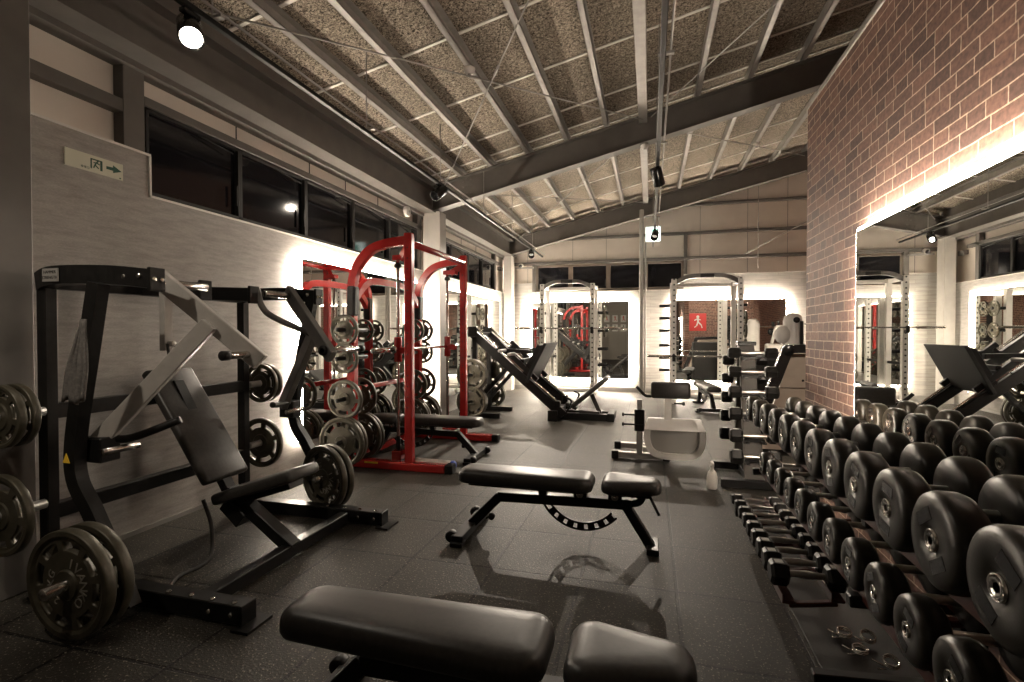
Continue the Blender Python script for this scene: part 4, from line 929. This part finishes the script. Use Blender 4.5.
# ------------------------------------------------------------------ things beyond the brick wall
O = (1.7, 6.0, 0)
t = thing('sloping_cabinet', 'black-framed sloping cabinet with tan side beside the brick wall', 'cabinet', O)
m = M(O)
m.sq([(1.02, 5.9, .05), (1.395, 5.9, 1.13)], .10, .09, up=(0, 1, 0)); m.sq([(1.37, 5.9, 1.13), (2.3, 5.9, 1.16)], .09, .09, up=(0, 1, 0)); m.sq([(2.3, 5.9, 1.16), (2.45, 5.9, .05)], .1, .1, up=(0, 1, 0))
m.cyl((1.395, 5.85, 1.115), (1.395, 5.95, 1.115), .06)
m.done('frame', 'black_gloss', t)
m = M(O); m.prism([(1.12, 5.92, .06), (1.44, 5.92, 1.08), (2.26, 5.92, 1.10), (2.4, 5.92, .06)], (0, .5, 0)); m.done('side_panel', 'tan', t)
m = M(O); m.cyl((1.55, 5.915, .80), (1.55, 5.925, .80), .012); m.bar((1.3, 5.915, .72), (2.3, 5.915, .73), .006, .004, 0); m.done('panel_fixing', 'black', t)
p = (1.3, 7.2, 0); t = thing('dark_cabinet', 'dark cabinet behind the dumbbell tower', 'cabinet', p)
m = M(p); m.box((1.18, 7.0, 0), (2.0, 7.6, 1.04), .01); m.done('carcass', 'frame_dark', t); m = M(p); m.box((1.22, 6.985, .08), (1.96, 7.0, .5), .004); m.box((1.22, 6.985, .54), (1.96, 7.0, .96), .004); m.done('drawer_fronts', 'black', t)
p = (2.35, 9.6, 0); t = thing('cable_machine', 'white rounded machine housing right of the back mirror', 'exercise machine', p)
m = M(p); m.lathe([(0, 0), (.14, 0), (.15, .02), (.15, 1.5), (.13, 1.58), (.08, 1.63), (0, 1.64)], p, (0, 0, 1), 28); m.done('column', 'white', t)
m = M(p); m.lathe([(0, -.16), (.08, -.13), (.13, -.05), (.13, .05), (.08, .13), (0, .16)], (2.19, 9.56, 1.27), (0, 0, 1), 24); m.done('side_shroud', 'white', t)
m = M(p); m.cyl((2.37, 9.42, 1.52), (2.37, 9.46, 1.52), .05); m.box((2.42, 9.42, 0), (2.47, 9.45, 1.5)); m.done('pulley', 'black', t)
p = (2.9, 9.6, 0); t = thing('white_equipment', 'white machine with black round wheel beside the brick edge', 'exercise machine', p)
m = M(p); m.box((2.62, 9.5, 0), (3.25, 9.9, 1.05), .05, 3); m.bar((2.75, 9.6, 1.0), (2.85, 9.6, 1.45), .07, .06); m.bar((2.85, 9.6, 1.45), (3.1, 9.6, 1.45), .06, .06); m.done('body', 'white', t)
m = M(p); m.lathe([(0, 0), (.06, 0), (.085, .02), (.085, .05), (.06, .07), (0, .07)], (2.80, 9.35, 1.33), (0, 1, 0), 24); m.cyl((2.80, 9.4, 1.33), (2.80, 9.6, 1.33), .02); m.done('wheel', 'black', t)
m = M(p); m.bar((2.5, 9.5, 1.45), (3.1, 9.5, 1.46), .025, .02); m.box((2.78, 9.45, 1.46), (2.84, 9.52, 1.56), .005); m.box((2.9, 9.45, 1.46), (2.95, 9.52, 1.58), .005); m.done('top_bar', 'black', t)

# ---- posters and door behind the camera, seen in the mirrors
def poster(name, label, face, x, y, z, wd, ht, ma, fig='poster_white', group=None):
    s = 1 if face == '+y' else -1
    t = thing(name, label, 'poster', (x, y, z), 0, group)
    m = M((x, y, z)); m.box((x - wd / 2, y, z - ht / 2), (x + wd / 2, y + s * .015, z + ht / 2), .002); m.done('sheet', ma, t)
    m = M((x, y, z)); yy = y + s * .017
    m.cyl((x + .0, yy, z + ht * .3), (x, yy + s * .002, z + ht * .3), ht * .08, 14)
    for a, b, ww in (((0, .24), (.02, -.02), .10), ((.02, .0), (.2, -.16), .07), ((.2, -.16), (.26, -.34), .05), ((.0, .02), (-.06, -.2), .07), ((-.06, -.2), (-.2, -.3), .05), ((0, .2), (-.2, .1), .05), ((0, .2), (.16, .12), .05)):
        m.bar((x + a[0] * wd, yy, z + a[1] * ht), (x + b[0] * wd, yy, z + b[1] * ht), ww * ht, .003, 0, up=(0, 1, 0)) if False else m.bar((x + a[0] * wd, yy, z + a[1] * ht), (x + b[0] * wd, yy, z + b[1] * ht), .003, ww * ht, 0, up=(1, 0, 1))
    m.done('figure', fig, t); return t
poster('red_poster', 'red poster with a white figure on the brick wall', '+y', 1.9, .5, 1.75, .66, .72, 'poster_red')
k = 0
for x in (-2.05, -1.65, -1.25):
    for z in (2.0, 1.55):
        k += 1; poster('framed_poster', 'small framed picture reflected in back mirror, %s, %s' % ({2.0: 'upper row', 1.55: 'lower row'}[z], {-2.05: 'leftmost pair', -1.65: 'middle pair', -1.25: 'rightmost pair'}[x]), '+y', x, YF, z, .26, .34, 'poster_white', 'poster_red' if k % 2 else 'arm_dark', 'pictures seen only in the back mirror')
m = M(); m.box((2.75, .5, 0), (3.45, .53, 2.0), .004); o = struct('door_1', m, 'frame_dark'); m = M(); m.box((2.82, .53, 1.0), (2.84, .58, 1.15)); m.done('door_handle', 'chrome', o)
